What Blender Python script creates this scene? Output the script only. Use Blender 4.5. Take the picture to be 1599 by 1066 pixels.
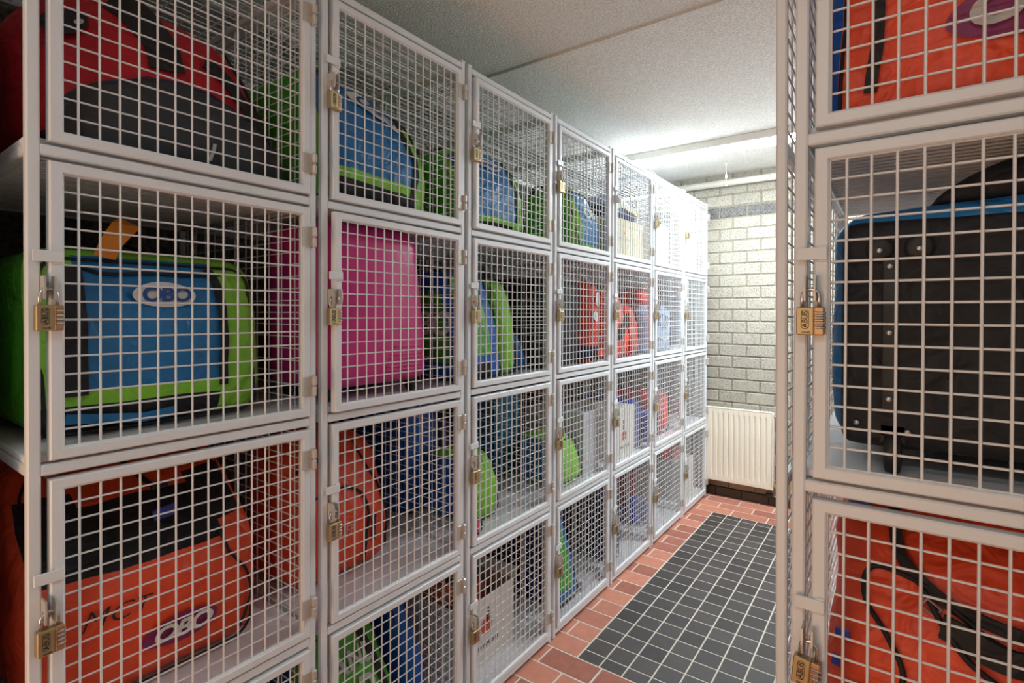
import bpy, math, random
from mathutils import Vector, Matrix, noise
R = math.radians
random.seed(7)
for o in list(bpy.data.objects):
    bpy.data.objects.remove(o, do_unlink=True)
SC = bpy.context.scene
COL = SC.collection

# ------------------------------------------------------------------ camera
CAM_H = 1.4863
YAW, ROLL, PITCH, FPX = 0.6295, -0.0036, -0.0077, 825.63
_c, _s = math.cos(YAW), math.sin(YAW)
vR, vF, vU = Vector((_c, _s, 0)), Vector((-_s, _c, 0)), Vector((0, 0, 1))
vF, vU = vF * math.cos(PITCH) + vU * math.sin(PITCH), -vF * math.sin(PITCH) + vU * math.cos(PITCH)
vR, vU = vR * math.cos(ROLL) - vU * math.sin(ROLL), vR * math.sin(ROLL) + vU * math.cos(ROLL)
cd = bpy.data.cameras.new('camera')
cd.sensor_width = 36.0
cd.lens = 36.0 * FPX / 1599.0
cd.shift_y = -(533.0 - 495.56) / 1599.0
cd.clip_start = 0.02
cam = bpy.data.objects.new('camera', cd)
COL.objects.link(cam)
m = Matrix((vR, vU, -vF)).transposed().to_4x4()
m.translation = Vector((0, 0, CAM_H))
cam.matrix_world = m
SC.camera = cam

# ------------------------------------------------------------------ world, light, exposure
W = bpy.data.worlds.new('world')
SC.world = W
W.use_nodes = True
W.node_tree.nodes['Background'].inputs[0].default_value = (1.0, 0.93, 0.84, 1)
W.node_tree.nodes['Background'].inputs[1].default_value = 0.35
SC.view_settings.view_transform = 'Standard'
SC.view_settings.look = 'None'
SC.view_settings.gamma = 1.0
SC.view_settings.use_curve_mapping = False
SC.view_settings.exposure = 0.72
TUBE_STRENGTH = 46.0
WARM_FILL_POWER = 12.0
NEAR_FILL_STRENGTH = 12.5
# added warm fill lamp, unseen, outside the doorway opening behind the camera
ld = bpy.data.lights.new('warm_fill_light', 'AREA')
ld.shape = 'RECTANGLE'
ld.size = 0.72
ld.size_y = 1.3
ld.energy = WARM_FILL_POWER
ld.color = (1.0, 0.55, 0.27)
hl = bpy.data.objects.new('warm_fill_light', ld)
COL.objects.link(hl)
hl.location = (-0.90, -1.80, 0.70)
hl.rotation_euler = (R(90), 0, 0)       # an area lamp shines along its -Z: towards +Y here

# ------------------------------------------------------------------ dimensions
D = 1.2558            # left bank front plane x = -D
Y0 = 0.2521           # first locker's left edge
PIT = 0.6             # locker pitch
LW = 0.583            # locker width
LD = 0.80             # locker depth
XA, YA = -0.1437, 1.0166      # right hand locker, front-left corner
RAILT = [1.7915, 1.2064, 0.6210, 0.0360]        # top of the rail below each row (0 = top row)
RAILB = [2.3570, 1.7713, 1.1860, 0.6005]        # bottom of the rail above each row
FLOOR_Z = [z + 0.015 for z in RAILT]            # shelf surface per row
WALL_Y = 4.53
CEIL = 2.63

# ------------------------------------------------------------------ materials
def new_mat(name):
    mt = bpy.data.materials.new(name)
    mt.use_nodes = True
    return mt, mt.node_tree.nodes, mt.node_tree.links, mt.node_tree.nodes['Principled BSDF']

def mat(name, col, rough=0.6, metal=0.0, var=0.06, vscale=9.0, bump=0.0, bscale=300.0, spec=None, emit=None):
    mt, N, L, b = new_mat(name)
    b.inputs['Roughness'].default_value = rough
    b.inputs['Metallic'].default_value = metal
    if spec is not None:
        b.inputs['Specular IOR Level'].default_value = spec
    tc = N.new('ShaderNodeTexCoord')
    if var > 0:
        nz = N.new('ShaderNodeTexNoise')
        nz.inputs['Scale'].default_value = vscale
        nz.inputs['Detail'].default_value = 4
        L.new(tc.outputs['Object'], nz.inputs['Vector'])
        mx = N.new('ShaderNodeMix')
        mx.data_type = 'RGBA'
        mx.inputs[6].default_value = tuple(max(0, c * (1 - var)) for c in col) + (1,)
        mx.inputs[7].default_value = tuple(min(1, c * (1 + var)) for c in col) + (1,)
        L.new(nz.outputs['Fac'], mx.inputs[0])
        L.new(mx.outputs[2], b.inputs['Base Color'])
    else:
        b.inputs['Base Color'].default_value = tuple(col) + (1,)
    if bump > 0:
        n2 = N.new('ShaderNodeTexNoise')
        n2.inputs['Scale'].default_value = bscale
        n2.inputs['Detail'].default_value = 3
        L.new(tc.outputs['Object'], n2.inputs['Vector'])
        bp = N.new('ShaderNodeBump')
        bp.inputs['Strength'].default_value = bump
        bp.inputs['Distance'].default_value = 0.004
        L.new(n2.outputs['Fac'], bp.inputs['Height'])
        L.new(bp.outputs['Normal'], b.inputs['Normal'])
    if emit:
        b.inputs['Emission Color'].default_value = tuple(emit[0]) + (1,)
        b.inputs['Emission Strength'].default_value = emit[1]
    return mt

def fabric(name, col, rough=0.55, bump=0.25, spec=0.35):
    mt = mat(name, col, rough, 0, 0.10, 14.0, bump, 60.0, spec)
    N, L = mt.node_tree.nodes, mt.node_tree.links
    b = N['Principled BSDF']
    fine = b.inputs['Normal'].links[0].from_node
    geo = N.new('ShaderNodeNewGeometry')
    wr = N.new('ShaderNodeTexNoise')          # soft creases
    wr.inputs['Scale'].default_value = 11.0
    wr.inputs['Detail'].default_value = 2.0
    wr.inputs['Distortion'].default_value = 1.6
    L.new(geo.outputs['Position'], wr.inputs['Vector'])
    b2 = N.new('ShaderNodeBump')
    b2.inputs['Strength'].default_value = 0.55
    b2.inputs['Distance'].default_value = 0.03
    L.new(wr.outputs['Fac'], b2.inputs['Height'])
    L.new(b2.outputs['Normal'], fine.inputs['Normal'])
    return mt

def speckle(name, col, dark, scale=160.0, lo=0.36, hi=0.52, rough=0.85, bump=0.6, perobj=0.12):
    """painted rough concrete: light paint with dark pores, tone differs from piece to piece"""
    mt, N, L, b = new_mat(name)
    b.inputs['Roughness'].default_value = rough
    tc = N.new('ShaderNodeTexCoord')
    oi = N.new('ShaderNodeObjectInfo')
    geo = N.new('ShaderNodeNewGeometry')
    nz = N.new('ShaderNodeTexNoise')
    nz.inputs['Scale'].default_value = scale
    nz.inputs['Detail'].default_value = 2
    L.new(geo.outputs['Position'], nz.inputs['Vector'])
    rp = N.new('ShaderNodeValToRGB')
    rp.color_ramp.elements[0].position = lo
    rp.color_ramp.elements[0].color = tuple(dark) + (1,)
    rp.color_ramp.elements[1].position = hi
    rp.color_ramp.elements[1].color = tuple(col) + (1,)
    L.new(nz.outputs['Fac'], rp.inputs['Fac'])
    hs = N.new('ShaderNodeHueSaturation')
    mr = N.new('ShaderNodeMapRange')
    mr.inputs['To Min'].default_value = 1 - perobj
    mr.inputs['To Max'].default_value = 1 + perobj * 0.6
    L.new(oi.outputs['Random'], mr.inputs['Value'])
    L.new(mr.outputs[0], hs.inputs['Value'])
    L.new(rp.outputs['Color'], hs.inputs['Color'])
    L.new(hs.outputs['Color'], b.inputs['Base Color'])
    bp = N.new('ShaderNodeBump')
    bp.inputs['Strength'].default_value = bump
    bp.inputs['Distance'].default_value = 0.004
    L.new(nz.outputs['Fac'], bp.inputs['Height'])
    L.new(bp.outputs['Normal'], b.inputs['Normal'])
    return mt

def piece_mat(name, c1, c2, rough=0.7, nscale=40.0, bump=0.25):
    """fired clay / quarry tile: colour mixes by piece and by fine noise"""
    mt, N, L, b = new_mat(name)
    b.inputs['Roughness'].default_value = rough
    oi = N.new('ShaderNodeObjectInfo')
    geo = N.new('ShaderNodeNewGeometry')
    nz = N.new('ShaderNodeTexNoise')
    nz.inputs['Scale'].default_value = nscale
    nz.inputs['Detail'].default_value = 6
    L.new(geo.outputs['Position'], nz.inputs['Vector'])
    ad = N.new('ShaderNodeMath')
    ad.operation = 'MULTIPLY_ADD'
    ad.inputs[1].default_value = 0.6
    L.new(nz.outputs['Fac'], ad.inputs[0])
    m2 = N.new('ShaderNodeMath')
    m2.operation = 'MULTIPLY_ADD'
    m2.inputs[1].default_value = 0.75
    m2.inputs[2].default_value = -0.17
    L.new(oi.outputs['Random'], m2.inputs[0])
    L.new(m2.outputs[0], ad.inputs[2])
    mx = N.new('ShaderNodeMix')
    mx.data_type = 'RGBA'
    mx.inputs[6].default_value = tuple(c1) + (1,)
    mx.inputs[7].default_value = tuple(c2) + (1,)
    L.new(ad.outputs[0], mx.inputs[0])
    L.new(mx.outputs[2], b.inputs['Base Color'])
    bp = N.new('ShaderNodeBump')
    bp.inputs['Strength'].default_value = bump
    bp.inputs['Distance'].default_value = 0.003
    n2 = N.new('ShaderNodeTexNoise')
    n2.inputs['Scale'].default_value = 220
    L.new(geo.outputs['Position'], n2.inputs['Vector'])
    L.new(n2.outputs['Fac'], bp.inputs['Height'])
    L.new(bp.outputs['Normal'], b.inputs['Normal'])
    return mt

def stipple(name, col):
    mt, N, L, b = new_mat(name)
    b.inputs['Roughness'].default_value = 0.9
    geo = N.new('ShaderNodeNewGeometry')
    nz = N.new('ShaderNodeTexNoise')
    nz.inputs['Scale'].default_value = 120
    nz.inputs['Detail'].default_value = 3
    L.new(geo.outputs['Position'], nz.inputs['Vector'])
    rp = N.new('ShaderNodeValToRGB')
    rp.color_ramp.elements[0].position = 0.35
    rp.color_ramp.elements[0].color = tuple(c * 0.80 for c in col) + (1,)
    rp.color_ramp.elements[1].position = 0.62
    rp.color_ramp.elements[1].color = tuple(col) + (1,)
    L.new(nz.outputs['Fac'], rp.inputs['Fac'])
    L.new(rp.outputs['Color'], b.inputs['Base Color'])
    bp = N.new('ShaderNodeBump')
    bp.inputs['Strength'].default_value = 0.8
    bp.inputs['Distance'].default_value = 0.006
    L.new(nz.outputs['Fac'], bp.inputs['Height'])
    L.new(bp.outputs['Normal'], b.inputs['Normal'])
    return mt

def sr(r, g, b):
    f = lambda v: (v / 255 / 12.92) if v / 255 <= 0.04045 else ((v / 255 + 0.055) / 1.055) ** 2.4
    return (f(r), f(g), f(b))

M = {}
M['paint'] = mat('locker_paint', sr(224, 227, 229), 0.38, 0, 0.02, 5, 0.03, 120)
M['wire'] = mat('wire_paint', sr(226, 228, 229), 0.4, 0, 0.0)
M['galv'] = mat('hinge_zinc', sr(196, 192, 184), 0.42, 0.35, 0.08, 60)
M['shelf'] = mat('shelf_paint', sr(238, 238, 242), 0.45, 0, 0.04, 8, 0.05, 30)
M['brass'] = mat('padlock_brass', sr(184, 166, 126), 0.42, 0.8, 0.10, 60)
M['brass_tan'] = mat('padlock_brass_polished', sr(192, 156, 120), 0.38, 0.8, 0.06, 60)
M['chrome'] = mat('shackle_steel', sr(205, 205, 208), 0.16, 1.0, 0.0)
M['dial'] = mat('dial_steel', sr(190, 188, 184), 0.35, 0.8, 0.0)
M['ink'] = mat('black_lettering', (0.02, 0.018, 0.016), 0.6, 0, 0)
M['brick'] = speckle('painted_block', sr(182, 177, 163), sr(100, 97, 89), 210, 0.33, 0.50, perobj=0.06)
M['brick_dark'] = speckle('bare_block', sr(138, 137, 134), sr(60, 60, 60), 190, 0.38, 0.60, perobj=0.05)
M['mortar'] = speckle('painted_mortar', sr(152, 145, 129), sr(108, 102, 90), 150, 0.30, 0.5, perobj=0.0)
M['paver'] = piece_mat('clay_paver', sr(146, 86, 72), sr(200, 132, 108), 0.75, 24)
M['floortile'] = piece_mat('dark_quarry_tile', sr(50, 47, 47), sr(76, 70, 69), 0.55, 30, 0.15)
M['grout'] = mat('pale_grout', sr(206, 198, 184), 0.9, 0, 0.12, 30, 0.3, 200)
M['skirt'] = piece_mat('brown_wall_tile', sr(118, 100, 76), sr(152, 132, 104), 0.5, 20, 0.1)
M['skirt_dark'] = piece_mat('dark_skirting_tile', sr(52, 42, 35), sr(72, 60, 50), 0.45, 20, 0.1)
M['ceil'] = stipple('stippled_ceiling', sr(242, 241, 235))
M['plaster'] = mat('plaster_wall', sr(228, 228, 226), 0.9, 0, 0.05, 4, 0.3, 120)
M['darkwall'] = speckle('bare_dark_blockwork', sr(120, 116, 108), sr(78, 75, 70), 60, 0.3, 0.6)
M['rad'] = mat('radiator_enamel', sr(240, 233, 214), 0.35, 0, 0.02, 5)
M['pipe'] = mat('pipe_paint', sr(240, 236, 224), 0.45, 0, 0.03, 8)
M['fixture'] = mat('fixture_enamel', sr(232, 230, 222), 0.45, 0, 0.02, 5)
M['tube'] = mat('lit_diffuser', (0.9, 0.9, 0.9), 0.5, 0, 0, emit=((0.86, 0.95, 1.0), TUBE_STRENGTH))
M['tube_fill'] = mat('lit_diffuser_fill', (0.9, 0.9, 0.9), 0.5, 0, 0, emit=((0.74, 0.93, 1.0), NEAR_FILL_STRENGTH))
M['black'] = fabric('black_nylon', (0.018, 0.018, 0.021), 0.62)
M['charcoal'] = fabric('charcoal_mesh_cloth', (0.045, 0.048, 0.055), 0.8, 0.6)
M['red'] = fabric('red_nylon', sr(186, 30, 44))
M['orange'] = fabric('orange_tarpaulin', sr(232, 82, 46), 0.45, 0.3, 0.45)
M['blue'] = fabric('blue_tarpaulin', sr(34, 118, 178), 0.42, 0.3, 0.5)
M['royal'] = fabric('royal_blue_nylon', sr(30, 96, 186), 0.5)
M['teal'] = fabric('teal_blue_tarpaulin', sr(40, 118, 156), 0.45, 0.3, 0.5)
M['navy'] = fabric('navy_nylon', sr(40, 44, 88), 0.6)
M['green'] = fabric('green_tarpaulin', sr(80, 172, 44), 0.45, 0.3, 0.45)
M['lime'] = fabric('lime_nylon', sr(140, 208, 66), 0.5)
M['darkgreen'] = fabric('dark_green_nylon', sr(66, 110, 46), 0.55)
M['purple'] = mat('purple_print', sr(132, 38, 96), 0.5, 0, 0.04)
M['white_print'] = mat('white_print', sr(226, 226, 222), 0.5, 0, 0.03)
M['grey_print'] = mat('grey_print', sr(186, 186, 182), 0.5, 0, 0.03)
M['blue_print'] = mat('blue_print', sr(44, 84, 150), 0.5, 0, 0.0)
M['red_print'] = mat('red_print', sr(206, 84, 66), 0.5, 0, 0.0)
M['navy_print'] = mat('navy_print', sr(38, 44, 92), 0.5, 0, 0.0)
M['pink'] = mat('pink_plastic_shell', sr(216, 50, 136), 0.30, 0, 0.03, 8, 0.04, 40, 0.5)
M['rubber'] = mat('black_rubber', (0.02, 0.02, 0.02), 0.5, 0, 0.1, 30)
M['carton'] = mat('white_carton', sr(226, 222, 214), 0.75, 0, 0.04, 6, 0.05, 60)
M['beige_carton'] = mat('beige_carton', sr(206, 200, 174), 0.75, 0, 0.04, 6, 0.05, 60)
M['kraft'] = mat('kraft_inside', sr(184, 160, 132), 0.85, 0, 0.06, 8)
M['pumpkin'] = mat('orange_ball', sr(220, 104, 48), 0.5, 0, 0.10, 12, 0.15, 30)
M['coral'] = fabric('coral_red_cloth', sr(238, 84, 66), 0.6, 0.3)
M['maroon'] = fabric('maroon_nylon', sr(126, 40, 44), 0.6)
M['violet'] = fabric('violet_blue_nylon', sr(84, 88, 186), 0.5)
M['lilac'] = fabric('lilac_plastic_film', sr(170, 176, 214), 0.25, 0.4, 0.6)
M['greybox'] = mat('grey_white_plastic', sr(206, 206, 214), 0.35, 0, 0.03, 6)
M['paleblue'] = fabric('pale_blue_nylon', sr(160, 184, 216), 0.5)
M['pinkcloth'] = fabric('pink_red_nylon', sr(214, 58, 92), 0.5)
M['buckle'] = mat('blue_buckle', sr(52, 72, 170), 0.35, 0, 0.0)
M['tag'] = mat('orange_tag', sr(232, 140, 40), 0.5, 0, 0.05)
M['steel'] = mat('rivet_steel', sr(190, 190, 188), 0.3, 0.9, 0.0)

# ------------------------------------------------------------------ mesh helpers
class MB:
    def __init__(s):
        s.v, s.f = [], []
    def add(s, vs, fs):
        b = len(s.v)
        s.v += [tuple(p) for p in vs]
        s.f += [tuple(i + b for i in q) for q in fs]
        return s
    def box(s, x0, x1, y0, y1, z0, z1):
        return s.add([(x0, y0, z0), (x1, y0, z0), (x1, y1, z0), (x0, y1, z0), (x0, y0, z1), (x1, y0, z1), (x1, y1, z1), (x0, y1, z1)],
                     [(0, 3, 2, 1), (4, 5, 6, 7), (0, 1, 5, 4), (1, 2, 6, 5), (2, 3, 7, 6), (3, 0, 4, 7)])
    def cbox(s, x0, x1, y0, y1, z0, z1, c=0.003):
        lo, hi = (x0, y0, z0), (x1, y1, z1)
        idx, vs, fs = {}, [], []
        for cx in (0, 1):
            for cy in (0, 1):
                for cz in (0, 1):
                    s3 = (cx, cy, cz)
                    for ax in range(3):
                        p = []
                        for k in range(3):
                            e = hi[k] if s3[k] else lo[k]
                            if k != ax:
                                e += -c if s3[k] else c
                            p.append(e)
                        idx[(s3, ax)] = len(vs)
                        vs.append(tuple(p))
        for ax in range(3):
            o = [k for k in range(3) if k != ax]
            for sd in (0, 1):
                q = []
                for a, b in ((0, 0), (1, 0), (1, 1), (0, 1)):
                    t = [0, 0, 0]
                    t[ax] = sd; t[o[0]] = a; t[o[1]] = b
                    q.append(idx[(tuple(t), ax)])
                fs.append(q)
        for ax in range(3):
            o = [k for k in range(3) if k != ax]
            for a in (0, 1):
                for b in (0, 1):
                    t0, t1 = [0] * 3, [0] * 3
                    t0[o[0]] = t1[o[0]] = a
                    t0[o[1]] = t1[o[1]] = b
                    t1[ax] = 1
                    fs.append([idx[(tuple(t0), o[0])], idx[(tuple(t1), o[0])], idx[(tuple(t1), o[1])], idx[(tuple(t0), o[1])]])
        for cx in (0, 1):
            for cy in (0, 1):
                for cz in (0, 1):
                    fs.append([idx[((cx, cy, cz), k)] for k in range(3)])
        ctr = Vector([(lo[k] + hi[k]) / 2 for k in range(3)])
        out = []
        for q in fs:
            P = [Vector(vs[i]) for i in q]
            nrm = (P[1] - P[0]).cross(P[2] - P[0])
            cc = sum(P, Vector()) / len(P)
            out.append(q if nrm.dot(cc - ctr) > 0 else q[::-1])
        return s.add(vs, out)
    def ring(s, x0, x1, z0, z1, y0, y1, w, c=0.0025):
        prof = [(c, y0), (w - c, y0), (w, y0 + c), (w, y1 - c), (w - c, y1), (c, y1), (0, y1 - c), (0, y0 + c)]
        vs = []
        for i, y in prof:
            vs += [(x0 + i, y, z0 + i), (x1 - i, y, z0 + i), (x1 - i, y, z1 - i), (x0 + i, y, z1 - i)]
        fs = []
        n = len(prof)
        for k in range(n):
            k2 = (k + 1) % n
            for j in range(4):
                j2 = (j + 1) % 4
                fs.append((k * 4 + j, k * 4 + j2, k2 * 4 + j2, k2 * 4 + j))
        return s.add(vs, fs)
    def tube(s, path, r, n=8, closed=False, cap=True):
        P = [Vector(p) for p in path]
        m_ = len(P)
        T = []
        for i in range(m_):
            a = P[i - 1] if (i > 0 or closed) else P[i]
            b = P[(i + 1) % m_] if (i < m_ - 1 or closed) else P[i]
            T.append((b - a).normalized())
        u = Vector((0, 0, 1)) if abs(T[0].z) < 0.9 else Vector((1, 0, 0))
        u = (u - T[0] * u.dot(T[0])).normalized()
        vs, fs = [], []
        for i in range(m_):
            u = u - T[i] * u.dot(T[i])
            if u.length < 1e-6:
                u = T[i].orthogonal()
            u.normalize()
            w = T[i].cross(u)
            rr = r[i] if isinstance(r, (list, tuple)) else r
            for k in range(n):
                a = 2 * math.pi * k / n
                vs.append(P[i] + u * (rr * math.cos(a)) + w * (rr * math.sin(a)))
        for i in range(m_ if closed else m_ - 1):
            i2 = (i + 1) % m_
            for k in range(n):
                k2 = (k + 1) % n
                fs.append((i * n + k, i * n + k2, i2 * n + k2, i2 * n + k))
        if cap and not closed:
            fs.append(tuple(range(n - 1, -1, -1)))
            fs.append(tuple(range((m_ - 1) * n, m_ * n)))
        return s.add(vs, fs)
    def cyl(s, a, b, r, n=12):
        return s.tube([a, b], r, n)
    def ribbon(s, path, width, thick, across):
        """flat strap: rectangular section swept along the path; across = width direction"""
        P = [Vector(p) for p in path]
        A = Vector(across).normalized()
        vs, fs = [], []
        m_ = len(P)
        for i in range(m_):
            t = (P[min(i + 1, m_ - 1)] - P[max(i - 1, 0)]).normalized()
            a = (A - t * A.dot(t)).normalized()
            nn = t.cross(a)
            for sx, sy in ((-1, -1), (1, -1), (1, 1), (-1, 1)):
                vs.append(P[i] + a * (sx * width / 2) + nn * (sy * thick / 2))
        for i in range(m_ - 1):
            for k in range(4):
                k2 = (k + 1) % 4
                fs.append((i * 4 + k, i * 4 + k2, i * 4 + 4 + k2, i * 4 + 4 + k))
        fs.append((3, 2, 1, 0))
        e = (m_ - 1) * 4
        fs.append((e, e + 1, e + 2, e + 3))
        return s.add(vs, fs)
    def lathe(s, prof, n=16, axis='Z', o=(0, 0, 0)):
        vs, fs = [], []
        for r_, h_ in prof:
            for k in range(n):
                a = 2 * math.pi * k / n
                x, y = r_ * math.cos(a), r_ * math.sin(a)
                p = {'Z': (x, y, h_), 'Y': (x, h_, y), 'X': (h_, x, y)}[axis]
                vs.append((p[0] + o[0], p[1] + o[1], p[2] + o[2]))
        for i in range(len(prof) - 1):
            for k in range(n):
                k2 = (k + 1) % n
                fs.append((i * n + k, i * n + k2, i * n + n + k2, i * n + n + k))
        fs.append(tuple(range(n - 1, -1, -1)))
        fs.append(tuple(range((len(prof) - 1) * n, len(prof) * n)))
        return s.add(vs, fs)
    def mesh(s, name, material, smooth=False):
        me = bpy.data.meshes.new(name)
        me.from_pydata(s.v, [], s.f)
        import bmesh
        bm = bmesh.new()
        bm.from_mesh(me)
        bmesh.ops.recalc_face_normals(bm, faces=bm.faces)
        bm.to_mesh(me)
        bm.free()
        if smooth:
            me.polygons.foreach_set('use_smooth', [True] * len(me.polygons))
        if material is not None:
            me.materials.append(M[material] if isinstance(material, str) else material)
        me.update()
        return me

def link(name, data, parent=None, loc=None, rot=None):
    o = bpy.data.objects.new(name, data)
    COL.objects.link(o)
    if parent is not None:
        o.parent = parent
    if loc is not None:
        o.location = loc
    if rot is not None:
        o.rotation_euler = rot
    return o

def obj(name, mb, material, parent=None, smooth=False, label=None, loc=None, rot=None):
    o = link(name, mb.mesh(name, material, smooth), parent, loc, rot)
    if label:
        o['label'] = label
    return o

def thing(name, label, cat, loc=(0, 0, 0), rotz=0.0, group=None):
    o = link(name, None, None, loc, (0, 0, rotz))
    o.empty_display_size = 0.05
    o['label'] = label
    o['category'] = cat
    if group:
        o['group'] = group
    return o

def struct(o):
    o['kind'] = 'structure'
    return o

def text_mesh_data(body, size, shear=0.0, bold=0.0, spacing=1.0):
    cu = bpy.data.curves.new('lettering', 'FONT')
    cu.body = body
    cu.size = size
    cu.align_x = 'CENTER'
    cu.align_y = 'CENTER'
    cu.shear = shear
    cu.offset = bold
    cu.space_character = spacing
    cu.resolution_u = 4
    to = bpy.data.objects.new('lettering', cu)
    COL.objects.link(to)
    bpy.context.view_layer.update()
    me = bpy.data.meshes.new_from_object(to)
    vs = [v.co.copy() for v in me.vertices]
    fs = [tuple(p.vertices) for p in me.polygons]
    bpy.data.objects.remove(to, do_unlink=True)
    bpy.data.meshes.remove(me)
    bpy.data.curves.remove(cu)
    return vs, fs

# ------------------------------------------------------------------ the room
# floor slab with every clay paver and dark tile as a piece of its own
fl = MB().box(-2.2, 1.3, -1.65, WALL_Y + 0.1, -0.12, -0.0006)
floor = struct(obj('floor', fl, 'grout'))
PVX, PVY = 0.2435, 0.1226
MX0, MX1, MY0, MY1 = -1.107, -0.287, 2.0084, 2.0084 + 17 * PVY
J = 0.008
def paver_rects(x_lo, x_hi, y_lo, y_hi):
    out = []
    k0, k1 = math.floor((y_lo - 2.0084) / PVY), math.ceil((y_hi - 2.0084) / PVY)
    for k in range(k0, k1):
        ya, yb = 2.0084 + k * PVY, 2.0084 + (k + 1) * PVY
        off = -1.2318 if k % 2 else -1.1091
        j0 = math.floor((x_lo - off) / PVX)
        j1 = math.ceil((x_hi - off) / PVX)
        for j in range(j0, j1):
            xa, xb = off + j * PVX, off + (j + 1) * PVX
            segs = [(xa, xb)]
            if 0 <= k < 17:
                segs = []
                if xa < MX0:
                    segs.append((xa, min(xb, MX0)))
                if xb > MX1:
                    segs.append((max(xa, MX1), xb))
            for a, b in segs:
                if b - a > 0.02 and yb - 0 > ya:
                    out.append((a, b, ya, yb))
    return out
paver_cache = {}
rest = MB()
for a, b, ya, yb in paver_rects(-2.1, 1.2, -1.55, WALL_Y - 0.03):
    b2, yb2 = min(b, 1.28), min(yb, WALL_Y)
    seen = (b > -1.33 and a < -0.12 and ya > 1.2)
    if seen:
        key = (round(b2 - a, 3), round(yb2 - ya, 3))
        if key not in paver_cache:
            w_, l_ = key
            paver_cache[key] = MB().cbox(-w_ / 2 + J / 2, w_ / 2 - J / 2, -l_ / 2 + J / 2, l_ / 2 - J / 2, -0.03, 0.0004, 0.0012).mesh('paver', 'paver')
        link('paver', paver_cache[key], floor, ((a + b2) / 2, (ya + yb2) / 2, random.uniform(-0.0004, 0.0006)))
    else:
        rest.box(a + J / 2, b2 - J / 2, ya + J / 2, yb2 - J / 2, -0.03, 0.0)
pf = obj('paver_field', rest, 'paver', floor)
pf['kind'] = 'stuff'
TX = (MX1 - MX0) / 8
rows = [MY0, MY0 + 0.071]
while rows[-1] + 0.1022 < MY1 - 0.03:
    rows.append(rows[-1] + 0.1022)
rows.append(MY1)
tile_cache = {}
for i in range(8):
    for j in range(len(rows) - 1):
        h_ = round(rows[j + 1] - rows[j], 4)
        if h_ not in tile_cache:
            g = 0.0032
            tile_cache[h_] = MB().cbox(-TX / 2 + g, TX / 2 - g, -h_ / 2 + g, h_ / 2 - g, -0.03, 0.0005, 0.0006).mesh('tile', 'floortile')
        link('tile', tile_cache[h_], floor, (MX0 + (i + .5) * TX, (rows[j] + rows[j + 1]) / 2, 0))

# end wall: painted concrete blocks with recessed joints
wb = struct(obj('wall_end', MB().box(-2.2, 1.3, WALL_Y + 0.006, WALL_Y + 0.14, -0.05, CEIL + 0.1), 'mortar'))
BX, BZ = 0.2111, 0.0940
bl = MB().cbox(-0.0995, 0.0995, 0, 0.03, -0.0415, 0.0415, 0.004)
bm_light, bm_dark = bl.mesh('brick', 'brick'), bl.mesh('brick', 'brick_dark')
rest = MB()
zb = 0.8621 - 7 * BZ
k = -7
while zb < CEIL - 0.02:
    off = -0.977 if (k % 2) else -1.0844
    dark = abs(zb - 2.272) < 0.03
    zc = zb + BZ / 2
    for j in range(-6, 12):
        xc = off + (j + .5) * BX
        if xc < -2.1 or xc > 1.2 or zc + 0.045 > CEIL + 0.02:
            continue
        if -1.5 < xc < -0.35:
            link('brick', bm_dark if dark else bm_light, wb, (xc, WALL_Y, zc))
        else:
            rest.box(xc - .0995, xc + .0995, WALL_Y, WALL_Y + .03, zc - .0415, zc + .0415)
    zb += BZ
    k += 1
bf = obj('brick_field', rest, 'brick', wb)
bf['kind'] = 'stuff'
# brown tile band and dark skirting at the foot of the end wall
sk = struct(obj('baseboard_end', MB().box(-2.1, 1.2, WALL_Y - 0.004, WALL_Y + 0.006, 0.0, 0.195), 'mortar'))
tm1 = MB().cbox(-0.0985, 0.0985, -0.012, 0.0, 0.0, 0.117, 0.002).mesh('tile', 'skirt')
tm2 = MB().cbox(-0.0985, 0.0985, -0.022, 0.0, 0.0, 0.070, 0.003).mesh('tile', 'skirt_dark')
for j in range(16):
    link('tile', tm1, sk, (-2.0 + j * 0.2, WALL_Y - 0.004, 0.075))
    link('tile', tm2, sk, (-1.9 + j * 0.2, WALL_Y - 0.004, 0.001))

# ceiling: two stippled slabs, the near one a few millimetres lower
ce = struct(link('ceiling', None))
obj('ceiling_slab', MB().box(-2.2, 1.3, -1.65, 2.018, CEIL + 0.010, CEIL + 0.14), 'ceil', ce)
obj('ceiling_slab', MB().box(-2.2, 1.3, 2.018, WALL_Y + 0.14, CEIL, CEIL + 0.14), 'ceil', ce)
obj('seam_bead', MB().tube([(-2.15, 2.014, CEIL + 0.009), (1.25, 2.014, CEIL + 0.009)], 0.0035, 8), 'pipe', ce, True)
# other walls
struct(obj('wall_shade_block', MB().box(-2.32, -1.305, -1.65, 0.216, -0.05, CEIL + 0.1), 'plaster'))  # unseen block added to keep light off the first locker's open side
struct(obj('wall_left', MB().box(-2.32, -2.10, -1.65, WALL_Y + 0.14, -0.05, CEIL + 0.1), 'darkwall'))
struct(obj('wall_right', MB().box(0.46, 0.60, -1.65, WALL_Y + 0.14, -0.05, CEIL + 0.1), 'plaster'))
DX0, DX1, DZ1 = -1.300, -0.48, 2.1
struct(obj('wall_rear', MB().box(-2.2, DX0, -1.65, -1.5, -0.05, CEIL + .1).box(DX1, 1.3, -1.65, -1.5, -0.05, CEIL + .1).box(DX0, DX1, -1.65, -1.5, DZ1, CEIL + .1), 'plaster'))
fr = MB().box(DX0, DX0 + .04, -1.67, -1.48, 0, DZ1).box(DX1 - .04, DX1, -1.67, -1.48, 0, DZ1).box(DX0, DX1, -1.67, -1.48, DZ1 - .04, DZ1)
struct(obj('trim_1', fr, 'paint'))

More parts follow.
